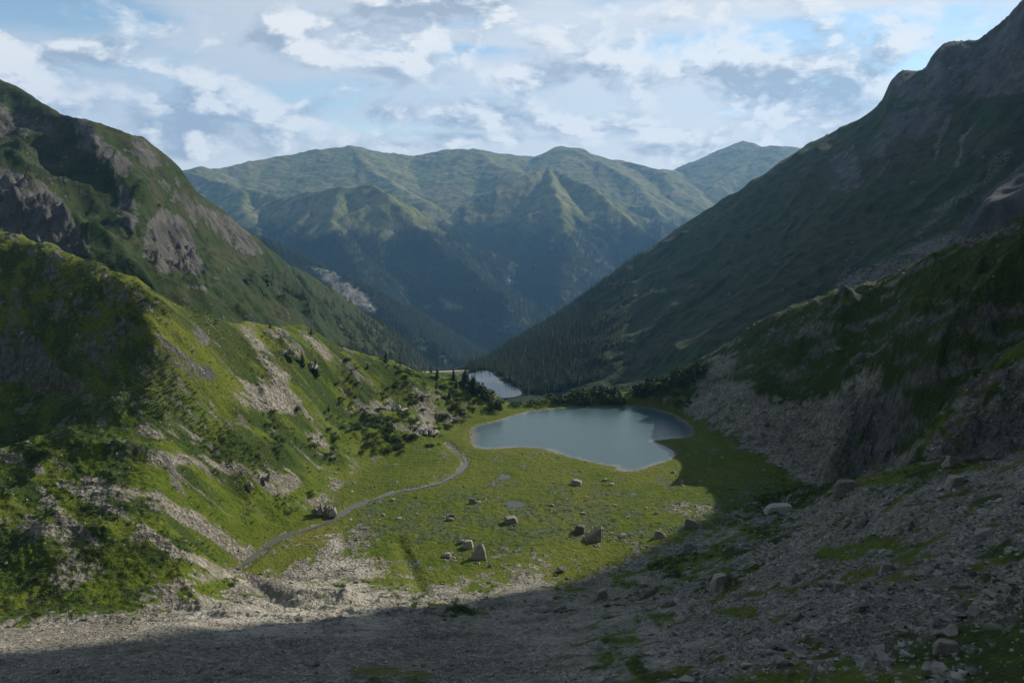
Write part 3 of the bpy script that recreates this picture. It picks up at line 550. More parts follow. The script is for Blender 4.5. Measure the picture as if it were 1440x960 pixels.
# ------------------------------------------------------------------ ridge networks for the spur and the far range
def U3(u, v, D): return unproj(u, v, D)
def ridge_net(mains, seed, spawn, sl=.62):
    """segments (ax,ay,az,bx,by,bz,slope): main crests with side ribs falling off both sides"""
    r = np.random.default_rng(seed); seg = []
    for line, slope, ribs, riblen in mains:
        p = np.array([U3(*q) for q in line])
        for a, b in zip(p[:-1], p[1:]): seg.append((*a, *b, slope))
        if not ribs: continue
        L = np.r_[0, np.cumsum(np.linalg.norm(np.diff(p[:, :2], axis=0), axis=1))]; s_ = r.uniform(0, ribs)
        while s_ < L[-1]:
            q = np.array([np.interp(s_, L, p[:, k]) for k in range(3)]); i = min(np.searchsorted(L, s_), len(p)-1); i = max(i, 1)
            t = (p[i]-p[i-1])[:2]; t /= np.linalg.norm(t)+1e-9
            for sd in (-1, 1):
                n = np.array([-t[1], t[0]])*sd; ang = r.normal(0, .30); n = np.array([n[0]*math.cos(ang)-n[1]*math.sin(ang), n[0]*math.sin(ang)+n[1]*math.cos(ang)])
                ln = riblen*r.uniform(.6, 1.25); q0 = q.copy(); drop = r.uniform(.40, .56)
                q0[2] -= r.uniform(5, 25)
                for st in range(3):
                    ang = r.normal(0, .22); n = np.array([n[0]*math.cos(ang)-n[1]*math.sin(ang), n[0]*math.sin(ang)+n[1]*math.cos(ang)])
                    q1 = q0+np.array([n[0]*ln/3, n[1]*ln/3, -drop*ln/3*(1+.1*st)]); seg.append((*q0, *q1, r.uniform(.85, 1.15))); q0 = q1
            s_ += ribs*r.uniform(.6, 1.4)
    return np.array(seg)
def net_z(x, y, seg, floor, k=14.0):
    sh = x.shape; x = x.ravel(); y = y.ravel(); z = np.full(x.shape, floor, float)
    for a0, a1, a2_, b0, b1, b2, sl_ in seg:
        R = (max(a2_, b2)-floor)/sl_*1.05
        m = np.nonzero((x > min(a0, b0)-R) & (x < max(a0, b0)+R) & (y > min(a1, b1)-R) & (y < max(a1, b1)+R))[0]
        if not len(m): continue
        xx, yy = x[m], y[m]; ex, ey = b0-a0, b1-a1; L = ex*ex+ey*ey+1e-9
        t = np.clip(((xx-a0)*ex+(yy-a1)*ey)/L, 0, 1)
        d = np.hypot(xx-a0-t*ex, yy-a1-t*ey); h = a2_+(b2-a2_)*t-sl_*(np.sqrt(d*d+k*k)-k)
        z[m] = np.maximum(z[m], h)
    return z.reshape(sh)
spur_net = ridge_net([([(330, 320, 2500), (400, 352, 2500), (440, 374, 2480), (482, 388, 2450), (520, 424, 2350), (560, 450, 2250), (600, 480, 2150), (640, 506, 2050), (668, 520, 1980), (700, 560, 1900)], .62, 150, 520)], 3, 1)
def spur_z(x, y):
    return net_z(x+fbm(x, y, 120, 4, .5, 161)*40, y+fbm(x, y, 120, 4, .5, 162)*40, spur_net, -620)+fbm(x, y, 90, 6, .6, 163)*16
def spur_attr(x, y, z):
    u, v = proj(x, y, z); n = fbm(x, y, 60, 6, .6, 171)
    rk = pmw(u, v, [(425, 372), (470, 380), (520, 415), (535, 440), (505, 440), (460, 400)], 10, .72); rk = np.maximum(rk, pmw(u, v, [(540, 450), (600, 480), (660, 515), (640, 525), (560, 480)], 8, .42))
    return {'cover': np.stack([rk*0, rk+n*.35, np.clip(1-rk, 0, 1)*.95], 1)}
spur = field('valley_spur', np.arange(-.42, .02, .0022), np.exp(np.linspace(math.log(1650), math.log(3300), 260)), spur_z, M_SPUR, spur_attr)

far_net = ridge_net([
    # skyline
    ([(200, 262, 5200), (255, 238, 5300), (282, 232, 5400), (300, 237, 5500), (350, 228, 5700), (400, 217, 5900), (450, 210, 6000), (480, 206, 6000), (495, 204, 6000), (535, 213, 6100), (582, 220, 6200), (610, 213, 6200), (640, 208, 6200), (662, 211, 6200), (668, 207, 6150), (700, 215, 6200), (750, 219, 6300), (780, 212, 6300), (790, 205, 6300), (812, 208, 6300), (845, 220, 6400), (872, 225, 6400), (905, 235, 6500), (960, 241, 6800), (985, 235, 6900), (1020, 224, 7000), (1038, 214, 7000), (1048, 198, 7000), (1060, 211, 7000), (1072, 206, 6800), (1090, 204, 6700), (1130, 209, 6700), (1250, 205, 6700)], .42, 620, 1300),
    # spur on the left with its blue flank
    ([(262, 240, 5200), (340, 262, 4700), (400, 275, 4300), (440, 268, 4100), (475, 262, 4000), (520, 258, 3950), (545, 272, 3850), (580, 308, 3700), (620, 348, 3500), (680, 388, 3300), (712, 418, 3150), (722, 452, 3000)], .95, 250, 620),
    ([(340, 262, 4700), (350, 300, 4100), (372, 345, 3700), (420, 390, 3400)], .7, 240, 600),
    ([(475, 262, 4000), (470, 310, 3650), (500, 360, 3350), (520, 420, 3000), (560, 460, 2800)], .72, 260, 500),
    # pointed hill in the middle
    ([(770, 234, 4900), (740, 247, 4750), (700, 262, 4650), (660, 282, 4550), (630, 305, 4450)], .95, 260, 600),
    ([(770, 234, 4900), (800, 246, 4750), (835, 262, 4600), (862, 285, 4450), (890, 312, 4300), (925, 335, 4150), (960, 380, 3900)], .9, 190, 800),
    ([(770, 234, 4900), (775, 262, 4500), (790, 300, 4200), (800, 360, 3800), (790, 420, 3400), (740, 465, 3050)], .9, 220, 600),
    ([(545, 235, 5900), (580, 262, 5500), (600, 290, 5200)], .5, 300, 500),
    ([(490, 204, 6000), (520, 235, 5500), (560, 262, 5100), (600, 285, 4800)], .55, 400, 500),
    ([(668, 207, 6150), (690, 225, 5800), (720, 238, 5500), (745, 245, 5200)], .5, 400, 500),
    ([(790, 205, 6300), (850, 228, 5900), (890, 252, 5600), (915, 275, 5300), (925, 300, 5000)], .55, 320, 700),
    ([(872, 225, 6400), (930, 240, 6000), (945, 262, 5700), (950, 300, 5400)], .55, 320, 600),
    ([(1072, 206, 6800), (1040, 236, 6300), (1000, 262, 5900), (960, 300, 5500), (930, 330, 5200)], .6, 260, 800),
    ([(905, 235, 6500), (960, 255, 6100), (1010, 262, 5900)], .5, 300, 500),
], 11, 1)
def far_z(x, y):
    wx, wy = fbm(x, y, 420, 5, .55, 181)*50, fbm(x, y, 420, 5, .55, 182)*50
    z = net_z(x+wx, y+wy, far_net, -1050, 22); z2 = sstep(z, -1000, 250)
    return z+fbm(x, y, 300, 6, .5, 183)*(24-14*z2)+(ridged(x, y, 260, 5, .5, 187)-.5)*(46-34*z2)+(ridged(x, y, 110, 4, .55, 189)-.5)*(34-26*z2)
def far_attr(x, y, z):
    u, v = proj(x, y, z); n = fbm(x, y, 260, 6, .6, 191)
    tl = z+n*120
    fo = sstep(tl, 60, -120)*.95
    for poly in ([(618, 418), (650, 432), (648, 436), (622, 434)], [(578, 436), (605, 428), (600, 433), (580, 440)]):
        fo = fo*(1-pmw(u, v, poly, 3, 1)); 
    rk = sstep(n, .05, .5)*.32+.1+pmw(u, v, [(700, 455), (740, 455), (735, 475), (705, 475)], 8, .35)
    sc = np.clip(fbm(x, y, 420, 3, .5, 195)*.5, 0, .2)
    return {'cover': np.stack([sc, rk, np.clip(fo, 0, 1)], 1)}
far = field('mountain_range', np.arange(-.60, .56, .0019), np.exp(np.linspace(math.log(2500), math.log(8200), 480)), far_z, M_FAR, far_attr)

# ------------------------------------------------------------------ water
def m_water(name, col, rough, bs, bd, attrn=None):
    m, t, b = new_mat(name); p = pos(t); c_ = col
    if attrn:
        a = attr(t, attrn); c_ = t.mix(a[0], col, (.24, .205, .16)); 
        c_ = t.mix(t.math('MULTIPLY', t.noise(p, .03, 3, .5), .5), c_, tuple(k*.8 for k in col))
    t.put(b.inputs['Base Color'], c_); b.inputs['Roughness'].default_value = rough; b.inputs['Specular IOR Level'].default_value = .5; b.inputs['IOR'].default_value = 1.33
    bump(t, b, t.noise(t.vmath('MULTIPLY', p, (1, 1.6, 1)), bs, 3, .6), bd, .5); return m
def fill_poly(name, P2, z, mat, attrf=None, step=4.0):
    bm = bmesh.new(); vs = [bm.verts.new((a, b, z)) for a, b in P2]; bm.faces.new(vs); bmesh.ops.triangulate(bm, faces=bm.faces[:]) if not attrf else None
    if attrf:
        x0, y0 = P2.min(0); x1, y1 = P2.max(0)
        bm.normal_update()
        for k in np.arange(x0+step, x1, step): bmesh.ops.bisect_plane(bm, geom=bm.verts[:]+bm.edges[:]+bm.faces[:], plane_co=(k, 0, 0), plane_no=(1, 0, 0))
        for k in np.arange(y0+step, y1, step): bmesh.ops.bisect_plane(bm, geom=bm.verts[:]+bm.edges[:]+bm.faces[:], plane_co=(0, k, 0), plane_no=(0, 1, 0))
        bmesh.ops.triangulate(bm, faces=bm.faces[:])
    me = bpy.data.meshes.new(name); bm.to_mesh(me); bm.free()
    if attrf:
        co = np.empty(len(me.vertices)*3, np.float32); me.vertices.foreach_get('co', co); co = co.reshape(-1, 3); col_attr(me, 'shallow', attrf(co[:, 0], co[:, 1]))
    o = add_obj(name, me, mat=mat); tag(o, kind='structure'); 
    if me.polygons and me.polygons[0].normal.z < 0: me.flip_normals()
    return o
def grow_poly(p, d):
    c_ = p.mean(0); n = np.roll(p, -1, 0)-np.roll(p, 1, 0); n = np.stack([n[:, 1], -n[:, 0]], 1); n /= np.linalg.norm(n, axis=1)[:, None]+1e-9
    area = .5*np.sum(p[:, 0]*np.roll(p[:, 1], -1)-np.roll(p[:, 0], -1)*p[:, 1]); return p+n*d*(1 if area > 0 else -1)
def shal(x, y):
    d = poly_sd(x, y, LAKE); n = fbm(x, y, 18, 3, .5, 201); w = 2.0+n*7+sstep(x, -15, -30)*8
    s_ = sstep(d/np.maximum(w, 1), 1.0, 0.0)*.85; return np.stack([s_, s_, s_], 1)
M_LAKE = m_water('lake_water', (.055, .100, .105), .20, .9, .22, 'shallow')
M_FLAKE = m_water('far_lake_water', (.02, .035, .05), .02, .3, .0001)
M_STREAM = m_water('stream_water', (.10, .10, .09), .25, 2.5, .05)
M_POND = m_water('pond_water', (.05, .06, .05), .12, 2.0, .03)
lake = fill_poly('lake', grow_poly(LAKE, 1.2), LAKE_Z, M_LAKE, shal, 3.0)
fM_POND = m_water('pond_water', (.05, .06, .05), .12, 2.0, .03)
lake = fill_poly('far_lake', grow_poly(FLAKE, 1.5), FL_Z, M_FLAKE)
for pp in PONDS: fill_poly('pond', grow_poly(pp, .3), -.12, M_POND)
tn = np.gradient(STREAM[:, :2], axis=0); tn /= np.linalg.norm(tn, axis=1)[:, None]; nm_ = np.stack([-tn[:, 1], tn[:, 0]], 1)
jit = np.clip(1+2.0*fbm(STREAM[:, 0], STREAM[:, 1], 9, 3, .6, 7), .25, 2.2)
A_ = STREAM[:, :2]+nm_*(STREAM[:, 2:3]*jit[:, None]+.15); B_ = STREAM[:, :2]-nm_*(STREAM[:, 2:3]*jit[:, None]+.15)
V_ = np.empty((2*len(A_), 3)); V_[0::2, :2] = A_; V_[1::2, :2] = B_; V_[:, 2] = -.38
n_ = len(A_)-1; i_ = np.arange(n_)*2
tag(add_obj('stream', mesh_np('stream', V_, np.stack([i_, i_+1, i_+3, i_+2], 1)), mat=M_STREAM), kind='structure')

# ------------------------------------------------------------------ stones, trees and shrubs: shapes
def hull(npts, sx=1, sy=1, sz=.7, seed=0, flat=.0, rough=0):
    r = np.random.default_rng(seed); bm = bmesh.new()
    for _ in range(npts):
        q = r.normal(0, 1, 3); q /= np.linalg.norm(q); q = np.sign(q)*np.abs(q)**.75; q *= r.uniform(.8, 1.08)
        bm.verts.new((q[0]*.5*sx, q[1]*.5*sy, q[2]*.5*sz))
    o = bmesh.ops.convex_hull(bm, input=bm.verts[:]); bmesh.ops.delete(bm, geom=[g for g in o['geom_interior'] if isinstance(g, bmesh.types.BMVert)], context='VERTS')
    if rough:
        bmesh.ops.bevel(bm, geom=bm.edges[:], offset=.03, segments=1, affect='EDGES')
        bmesh.ops.triangulate(bm, faces=bm.faces[:])
        bmesh.ops.subdivide_edges(bm, edges=bm.edges[:], cuts=1, use_grid_fill=True)
        co = np.array([v.co for v in bm.verts]); d = fbm(co[:, 0]*3+co[:, 2]*2, co[:, 1]*3+co[:, 2], 1, 3, .6, seed)*rough
        for v, k in zip(bm.verts, d): v.co *= 1+k
    me = bpy.data.meshes.new('stone'); bm.to_mesh(me); bm.free(); return me
STONES = [hull(12, 1, .8+.05*i, .6, 300+i) for i in range(6)]
for s_ in STONES: s_.materials.append(M_STONE)
BOULDERS = [hull(16, 1, .85, .7, 400+i, rough=.10) for i in range(8)]
for s_ in BOULDERS: s_.materials.append(M_BOULDER)
def leafy(name, n, mat, seed, shape='dome', size=.09):
    """clump of many small tilted leaf faces spread through the volume of a lumpy dome"""
    r = np.random.default_rng(seed); lob = [(r.uniform(-.3, .3), r.uniform(-.3, .3), r.uniform(.12, .3), r.uniform(.16, .3)) for _ in range(7)]
    V = []
    for i in range(n):
        l = lob[r.integers(len(lob))]; q = r.normal(0, 1, 3); q /= np.linalg.norm(q); q[2] = abs(q[2])*.9-.15; rad = l[3]*r.uniform(.75, 1.05)
        c_ = np.array([l[0], l[1], l[2]*.7])+q*rad*np.array([1, 1, .8]); c_[2] = max(c_[2], 0.0)
        a = r.normal(0, 1, 3); a /= np.linalg.norm(a); b = np.cross(a, q); b /= np.linalg.norm(b)+1e-9; s_ = size*r.uniform(.6, 1.3)
        V += [c_+a*s_*.5, c_-a*s_*.35+b*s_*.45, c_-a*s_*.35-b*s_*.45+q*s_*.2]
    me = mesh_np(name, np.array(V), np.arange(3*n).reshape(-1, 3), False); me.materials.append(mat); return me
BUSH = [leafy('bush', 420, M_PINE, 500+i, size=.085) for i in range(4)]
SHRUBS = [leafy('shrub', 260, M_SHRUB, 520+i, size=.09) for i in range(3)]
LOWB = [leafy('low_bush', 150, M_PINE, 540+i, size=.10) for i in range(3)]
def spruce_crown(seed, whorls=14, br=8, H=1.0, R=.20, low=.08):
    r = np.random.default_rng(seed); V = []; Fc = []
    for w in range(whorls):
        f = w/(whorls-1); z = low+(H-low-.03)*f; rr = R*(1-f)**.85*r.uniform(.82, 1.12)+.012
        a0 = r.uniform(0, 6.28)
        for k in range(br):
            if r.random() < .07: continue
            a = a0+k*6.283/br+r.normal(0, .15); l = rr*r.uniform(.7, 1.2); wd = l*.42+.008; dr = .30*l+.02
            d = np.array([math.cos(a), math.sin(a), 0]); n = np.array([-d[1], d[0], 0]); base = np.array([0, 0, z])
            tip = base+d*l-np.array([0, 0, dr*.6]); m1 = base+d*l*.55+n*wd-np.array([0, 0, dr]); m2 = base+d*l*.55-n*wd-np.array([0, 0, dr])
            i = len(V); V += [base+np.array([0, 0, .03]), m1, tip, m2]; Fc += [(i, i+1, i+2), (i, i+2, i+3)]
    i = len(V); V += [np.array([0, 0, H]), np.array([.012, 0, H*.9]), np.array([-.008, .01, H*.9]), np.array([-.008, -.01, H*.9])]; Fc += [(i, i+1, i+2), (i, i+2, i+3), (i, i+3, i+1)]
    me = mesh_np('crown', np.array(V), np.array(Fc), False); me.materials.append(M_CONIFER); return me
def trunk_mesh():
    V = []; Fc = []
    for j, (z, r_) in enumerate([(-.06, .022), (.3, .016), (.7, .008), (.96, .002)]):
        for k in range(6): V.append((r_*math.cos(k*1.0472), r_*math.sin(k*1.0472), z))
    for j in range(3):
        for k in range(6): Fc.append((j*6+k, j*6+(k+1) % 6, j*6+6+(k+1) % 6, j*6+6+k))
    me = mesh_np('trunk', np.array(V), np.array(Fc)); me.materials.append(M_BARK); return me
CROWNS = [spruce_crown(600+i) for i in range(5)]; TRUNK = trunk_mesh()
FTREE = [spruce_crown(620+i, 7, 6, R=.21, low=.03) for i in range(3)]

# ------------------------------------------------------------------ scatter with geometry nodes
def scatter(name, protos, pts, scl, rot, pick, label=None):
    me = bpy.data.meshes.new(name); me.vertices.add(len(pts)); me.vertices.foreach_set('co', np.asarray(pts, np.float32).ravel())
    for nm, typ, dat in (('scl', 'FLOAT_VECTOR', scl), ('rot', 'FLOAT_VECTOR', rot)):
        a = me.attributes.new(nm, typ, 'POINT'); a.data.foreach_set('vector', np.asarray(dat, np.float32).ravel())
    a = me.attributes.new('pick', 'INT', 'POINT'); a.data.foreach_set('value', np.asarray(pick, np.int32))
    o = add_obj(name, me); tag(o, label=label, kind='stuff')
    ng = bpy.data.node_groups.new(name, 'GeometryNodeTree'); ng.interface.new_socket('Geometry', in_out='INPUT', socket_type='NodeSocketGeometry'); ng.interface.new_socket('Geometry', in_out='OUTPUT', socket_type='NodeSocketGeometry')
    N = ng.nodes; Lk = ng.links; gi = N.new('NodeGroupInput'); go = N.new('NodeGroupOutput'); iop = N.new('GeometryNodeInstanceOnPoints'); g2i = N.new('GeometryNodeGeometryToInstance')
    for pm_ in reversed(protos):
        po = bpy.data.objects.new(name+'_shape', pm_); oi = N.new('GeometryNodeObjectInfo'); oi.inputs[0].default_value = po; Lk.new(oi.outputs['Geometry'], g2i.inputs[0])
    def at(nm, dt):
        a_ = N.new('GeometryNodeInputNamedAttribute'); a_.data_type = dt; a_.inputs[0].default_value = nm; return a_.outputs[0]
    Lk.new(gi.outputs[0], iop.inputs['Points']); Lk.new(g2i.outputs[0], iop.inputs['Instance']); iop.inputs['Pick Instance'].default_value = True
    Lk.new(at('pick', 'INT'), iop.inputs['Instance Index']); Lk.new(at('scl', 'FLOAT_VECTOR'), iop.inputs['Scale'])
    e2r = N.new('FunctionNodeEulerToRotation'); Lk.new(at('rot', 'FLOAT_VECTOR'), e2r.inputs[0]); Lk.new(e2r.outputs[0], iop.inputs['Rotation'])
    Lk.new(iop.outputs[0], go.inputs[0]); md = o.modifiers.new('scatter', 'NODES'); md.node_group = ng; return o
def cand(n, s0, s1, y0, y1, zf=None, seed=0):
    r = np.random.default_rng(seed); s_ = r.uniform(s0, s1, n); y = np.exp(r.uniform(math.log(y0), math.log(y1), n)); x = s_*y
    return x, y, (zf or near_z)(x, y), r
# loose stones over scree, smaller ones everywhere, rare on the turf
x, y, z, r = cand(410000, -.88, .88, 60, 560, seed=1)
u, v, sc, rk, hd = cover(x, y, z)
sn_ = sand(u, v, x, y); lump = sstep(fbm(x+.4*y, (y-.4*x)*2, 14, 4, .6, 97), -.35, .3)
keep = r.random(len(x)) < (1-.85*sn_)*(.35+.65*lump)*np.clip(sc*.75+rk*.25+.022*(z > 2)+.016, 0, 1)*np.where(z < -.3, 0, 1)
x, y, z, u, v, sc = (q[keep] for q in (x, y, z, u, v, sc)); n = len(x)
sz = np.exp(r.normal(0, .5, n))*(.24+.0010*y)*(1+.9*sstep(u, 800, 1250)*sstep(v, 650, 720)*(r.random(n) < .4))
sz *= np.where((u < 940) & (y < 260), .72, 1.0)*(1+.9*fbm(x+.4*y, (y-.4*x)*2, 18, 3, .6, 88)); sz *= np.where((r.random(n) < .02) & (u > 900), 2.6, 1)*np.where(r.random(n) < .01, 1.7, 1)
sz *= np.where((z < 2) & (sc < .2) & (r.random(n) < .5), 1.9, 1)
sz = np.clip(sz, .12, 2.6)
REG = [('rock on the right scree', (u > 930) & (v > 640) & (y < 330)), ('rock on the gravel fan', (u <= 930) & (v > 770) & (y < 275)), ('rock on the left hillside', (x < -20) & (y >= 200) & (z > 2)), ('rock on the right hillside', (x > 60) & (y >= 330) & (z > 2))]
REGL = ['loose angular grey rock lying in the shaded scree of the right foreground', 'loose grey rock lying on the gravel fan at the near end of the meadow', 'loose pale rock lying in the turf of the green left hillside', 'loose dark rock lying on the shaded right hillside']
px_ = sz/y; inv = (u > -10) & (u < 1450) & (v < 965) & (z > .8); big = np.zeros(n, bool); BIGR = []
for (rn, rm), rl in zip(REG, REGL):
    ii = np.nonzero(rm & inv & ~big)[0]; ii = ii[np.argsort(-px_[ii])][:64]; big[ii] = True
    for i in ii: BIGR.append((x[i], y[i], z[i], sz[i], rn, rl))
ok = ~big; x, y, z, u, v, sc, sz = (q[ok] for q in (x, y, z, u, v, sc, sz)); n = len(x)
scatter('scree_stones', STONES, np.stack([x, y, z+sz*.05], 1), np.stack([sz, sz*r.uniform(.7, 1.1, n), sz*r.uniform(.6, 1.1, n)], 1), np.stack([r.uniform(-.5, .5, n), r.uniform(-.5, .5, n), r.uniform(0, 6.3, n)], 1), r.integers(0, len(STONES), n), 'grey loose stones covering the scree slopes and lying in the turf')
# low shrubs and heath cushions
x, y, z, r = cand(170000, -.80, .80, 190, 560, seed=2)
u, v, sc, rk, hd = cover(x, y, z); cl = fbm(x, y, 26, 4, .6, 211)
pr = np.where(z > 2.5, (sstep(cl, .06, .4)*.5+.7*sstep(poly_sd(u, v, [(60, 400), (150, 385), (230, 430), (300, 520), (335, 620), (300, 650), (200, 600), (120, 520)])+cl*60, -20, 25)*sstep(cl, -.05, .25)+.03), hd*.35+.02)*(1-sc)*(1-rk)*np.where(z < -.2, 0, 1)*(1-.6*(x > 60))  # shrubs packed denser on the left shoulder to darken it in place of shade
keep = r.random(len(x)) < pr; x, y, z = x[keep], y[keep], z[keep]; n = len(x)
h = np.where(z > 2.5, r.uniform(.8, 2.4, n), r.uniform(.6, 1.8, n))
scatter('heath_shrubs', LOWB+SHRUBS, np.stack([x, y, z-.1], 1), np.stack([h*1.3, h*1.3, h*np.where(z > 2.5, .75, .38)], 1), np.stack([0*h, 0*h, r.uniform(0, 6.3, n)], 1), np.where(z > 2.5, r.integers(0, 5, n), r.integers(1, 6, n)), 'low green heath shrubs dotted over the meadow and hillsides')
x, y, z, r = cand(26000, -.62, .45, 330, 560, seed=3)
u, v, sc, rk, hd = cover(x, y, z); cl = fbm(x, y, 22, 4, .6, 221)
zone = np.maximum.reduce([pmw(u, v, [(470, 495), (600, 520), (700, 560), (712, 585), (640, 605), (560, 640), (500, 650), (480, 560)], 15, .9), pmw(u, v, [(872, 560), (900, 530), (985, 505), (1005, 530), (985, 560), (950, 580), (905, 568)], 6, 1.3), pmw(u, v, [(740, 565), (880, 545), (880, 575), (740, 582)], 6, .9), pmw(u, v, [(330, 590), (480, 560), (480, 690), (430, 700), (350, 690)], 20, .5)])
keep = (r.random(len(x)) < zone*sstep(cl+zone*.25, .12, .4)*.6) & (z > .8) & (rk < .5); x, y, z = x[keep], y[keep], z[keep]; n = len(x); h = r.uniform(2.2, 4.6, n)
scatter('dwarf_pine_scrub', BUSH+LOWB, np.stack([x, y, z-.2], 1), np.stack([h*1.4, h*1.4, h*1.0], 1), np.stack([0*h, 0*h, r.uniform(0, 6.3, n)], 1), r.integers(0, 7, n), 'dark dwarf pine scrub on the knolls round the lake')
# ------------------------------------------------------------------ forests on the mountains
def forest(name, zf, attrf, n, s0, s1, y0, y1, hgt, seed, thr, label):
    x, y, z, r = cand(n, s0, s1, y0, y1, zf, seed); a = attrf(x, y, z)['cover']; cl = fbm(x, y, 60, 4, .6, seed)
    keep = (r.random(n) < sstep(a[:, 2]+cl*.6, thr, thr+.4)) & (a[:, 1] < .6) & ((y > 1100) | (poly_sd(x, y, FLAKE) < -7)); x, y, z = x[keep], y[keep], z[keep]; m = len(x); h = hgt*np.exp(r.normal(0, .28, m))
    scatter(name, FTREE, np.stack([x, y, z-h*.05], 1), np.stack([h*1.1, h*1.1, h], 1), np.stack([0*h, 0*h, r.uniform(0, 6.3, m)], 1), r.integers(0, 3, m), label)
forest('left_forest', left_z, left_attr, 26000, -.5, -.05, 600, 1950, 11, 11, .35, 'spruce forest on the far end of the left mountain')
forest('right_forest', right_z, right_attr, 36000, -.06, .45, 850, 1650, 8.5, 12, .55, 'dark spruce forest covering the foot of the right mountain')
forest('spur_forest', spur_z, spur_attr, 30000, -.36, 0, 1750, 2600, 15, 13, .4, 'dark spruce forest on the spur down the valley')
forest('far_forest', far_z, far_attr, 60000, -.42, .25, 2700, 5200, 22, 14, .5, 'blue hazy forest on the far mountain slopes')

# ------------------------------------------------------------------ single things
def ground_hit(u, v, y0=60, y1=620):
    yy = F*CP+(480-v)*SP; ys = np.exp(np.linspace(math.log(y0), math.log(y1), 1500)); xs = ys*(u-720)/yy; zr = HC+ys*fac(v); zg = near_z(xs, ys)
    k = np.nonzero(zg >= zr)[0]; i = k[0] if len(k) else len(ys)-1; return np.array([xs[i], ys[i], zg[i]])
RUB = []
def boulder(u, v, wpx, hpx, label, group=None, cat='boulder', mesh=None, seed=0, mat=None, name='boulder', dep=.85):
    """v is the foot of the stone in the photograph"""
    p = ground_hit(u, v); w = .92*wpx*p[1]/F; h = .88*hpx*p[1]/F; r = random.Random(seed or int(u*7+v)); RUB.append((p[0], p[1]+w*.3, w))
    me = mesh or BOULDERS[r.randrange(len(BOULDERS))]; o = add_obj(name, me)
    o.location = (p[0], p[1]+w*.3, p[2]+h*.24); o.scale = (w*1.08, w*dep, h*1.55); o.rotation_euler = (r.uniform(-.12, .12), r.uniform(-.15, .15), (r.uniform(-.15, .15) if mesh in (fin, peak) else r.uniform(-.5, .5)+r.choice((0, math.pi))))
    return tag(o, label, cat, group)
fin = peak = None
MB = 'boulders on the meadow'
def special(pts, seed=5, rough=.06):
    bm = bmesh.new()
    for q in pts: bm.verts.new(q)
    o = bmesh.ops.convex_hull(bm, input=bm.verts[:]); bmesh.ops.delete(bm, geom=[g for g in o['geom_interior'] if isinstance(g, bmesh.types.BMVert)], context='VERTS')
    bmesh.ops.bevel(bm, geom=bm.edges[:], offset=.03, segments=1, affect='EDGES'); bmesh.ops.triangulate(bm, faces=bm.faces[:]); bmesh.ops.subdivide_edges(bm, edges=bm.edges[:], cuts=2, use_grid_fill=True)
    co = np.array([v.co for v in bm.verts]); d = fbm(co[:, 0]*3+co[:, 2]*2, co[:, 1]*3+co[:, 2], 1, 3, .6, seed)*rough
    for v, k in zip(bm.verts, d): v.co *= 1+k
    me = bpy.data.meshes.new('boulder'); bm.to_mesh(me); bm.free(); me.materials.append(M_BOULDER); return me
fin = special([(-.5, -.2, -.4), (.48, -.35, -.4), (-.4, .4, -.4), (.5, .3, -.4), (.40, -.25, .52), (.5, .15, .64), (.1, -.1, .30), (-.30, -.1, .05), (-.4, .2, .02), (.2, .3, .35)])
peak = special([(-.5, -.35, -.4), (.5, -.3, -.4), (-.4, .4, -.4), (.45, .4, -.4), (.1, 0, .62), (-.15, .1, .4), (.35, -.1, .2), (-.4, -.15, .0), (.3, .2, .35)], 6)
block = special([(-.5, -.4, -.4), (.5, -.4, -.4), (-.45, .4, -.4), (.5, .4, -.4), (-.3, -.3, .4), (.42, -.32, .45), (-.2, .3, .42), (.4, .3, .4), (-.5, 0, .1)], 7)
wedge = special([(-.5, -.35, -.4), (.5, -.3, -.4), (-.45, .35, -.4), (.5, .35, -.4), (-.4, -.1, .45), (0, -.1, .35), (.4, 0, .05), (-.1, .3, .3)], 8)
boulder(834, 763, 27, 24, 'tall split fin of rock, right of the pair of leaning boulders on the meadow', MB, mesh=fin, seed=1)
boulder(816, 750, 17, 15, 'rounded grey boulder tucked behind the tall fin of rock', MB, mesh=block, seed=2)
boulder(673, 788, 28, 24, 'pointed pale boulder with a peaked top beside the gravel edge of the meadow', MB, mesh=peak, seed=3)
boulder(658, 771, 16, 13, 'dark squat boulder just behind the pointed pale boulder', MB, mesh=block, seed=4)
boulder(648, 765, 12, 11, 'small pale boulder left of the dark squat boulder', MB, seed=5)
boulder(719, 737, 21, 12, 'flat topped grey block alone in the middle of the meadow', MB, mesh=block, seed=61)
boulder(666, 709, 16, 11, 'dark rounded boulder right of the stream bend', MB, mesh=wedge, seed=7)
boulder(811, 682, 17, 8, 'low flat pale boulder south of the lake, widest near the shore', MB, mesh=block, seed=8)
boulder(850, 677, 10, 6, 'small dark boulder near the lake, behind two pale stones', MB, seed=9)
boulder(837, 683, 9, 5, 'small pale stone between the flat boulder and the dark one', MB, seed=10)
boulder(861, 682, 10, 4, 'thin flat stone at the right end of the row below the lake', MB, seed=11)
boulder(948, 666, 9, 5, 'small pale stone on the turf right of the lake tip', MB, seed=12)
boulder(930, 758, 24, 14, 'brown grey boulder at the edge of the dark scree mound', MB, mesh=wedge, seed=13)
boulder(790, 805, 17, 12, 'brown boulder half sunk in the rubble at the meadow foot', MB, seed=14)
boulder(846, 842, 18, 17, 'reddish brown block on the shaded gravel in the centre', 'blocks on the shaded gravel', mesh=block, seed=15)
boulder(915, 838, 30, 16, 'low slab shaped boulder in the shaded rubble right of the reddish block', 'blocks on the shaded gravel', mesh=wedge, seed=16)
boulder(775, 712, 10, 5, 'small flat pale stone right of the meadow pond', MB, seed=17)
boulder(820, 724, 9, 6, 'small pale stone halfway between the pond and the fin of rock', MB, seed=18)
boulder(772, 719, 7, 5, 'dark little stone below the flat pale stone by the pond', MB, seed=19)
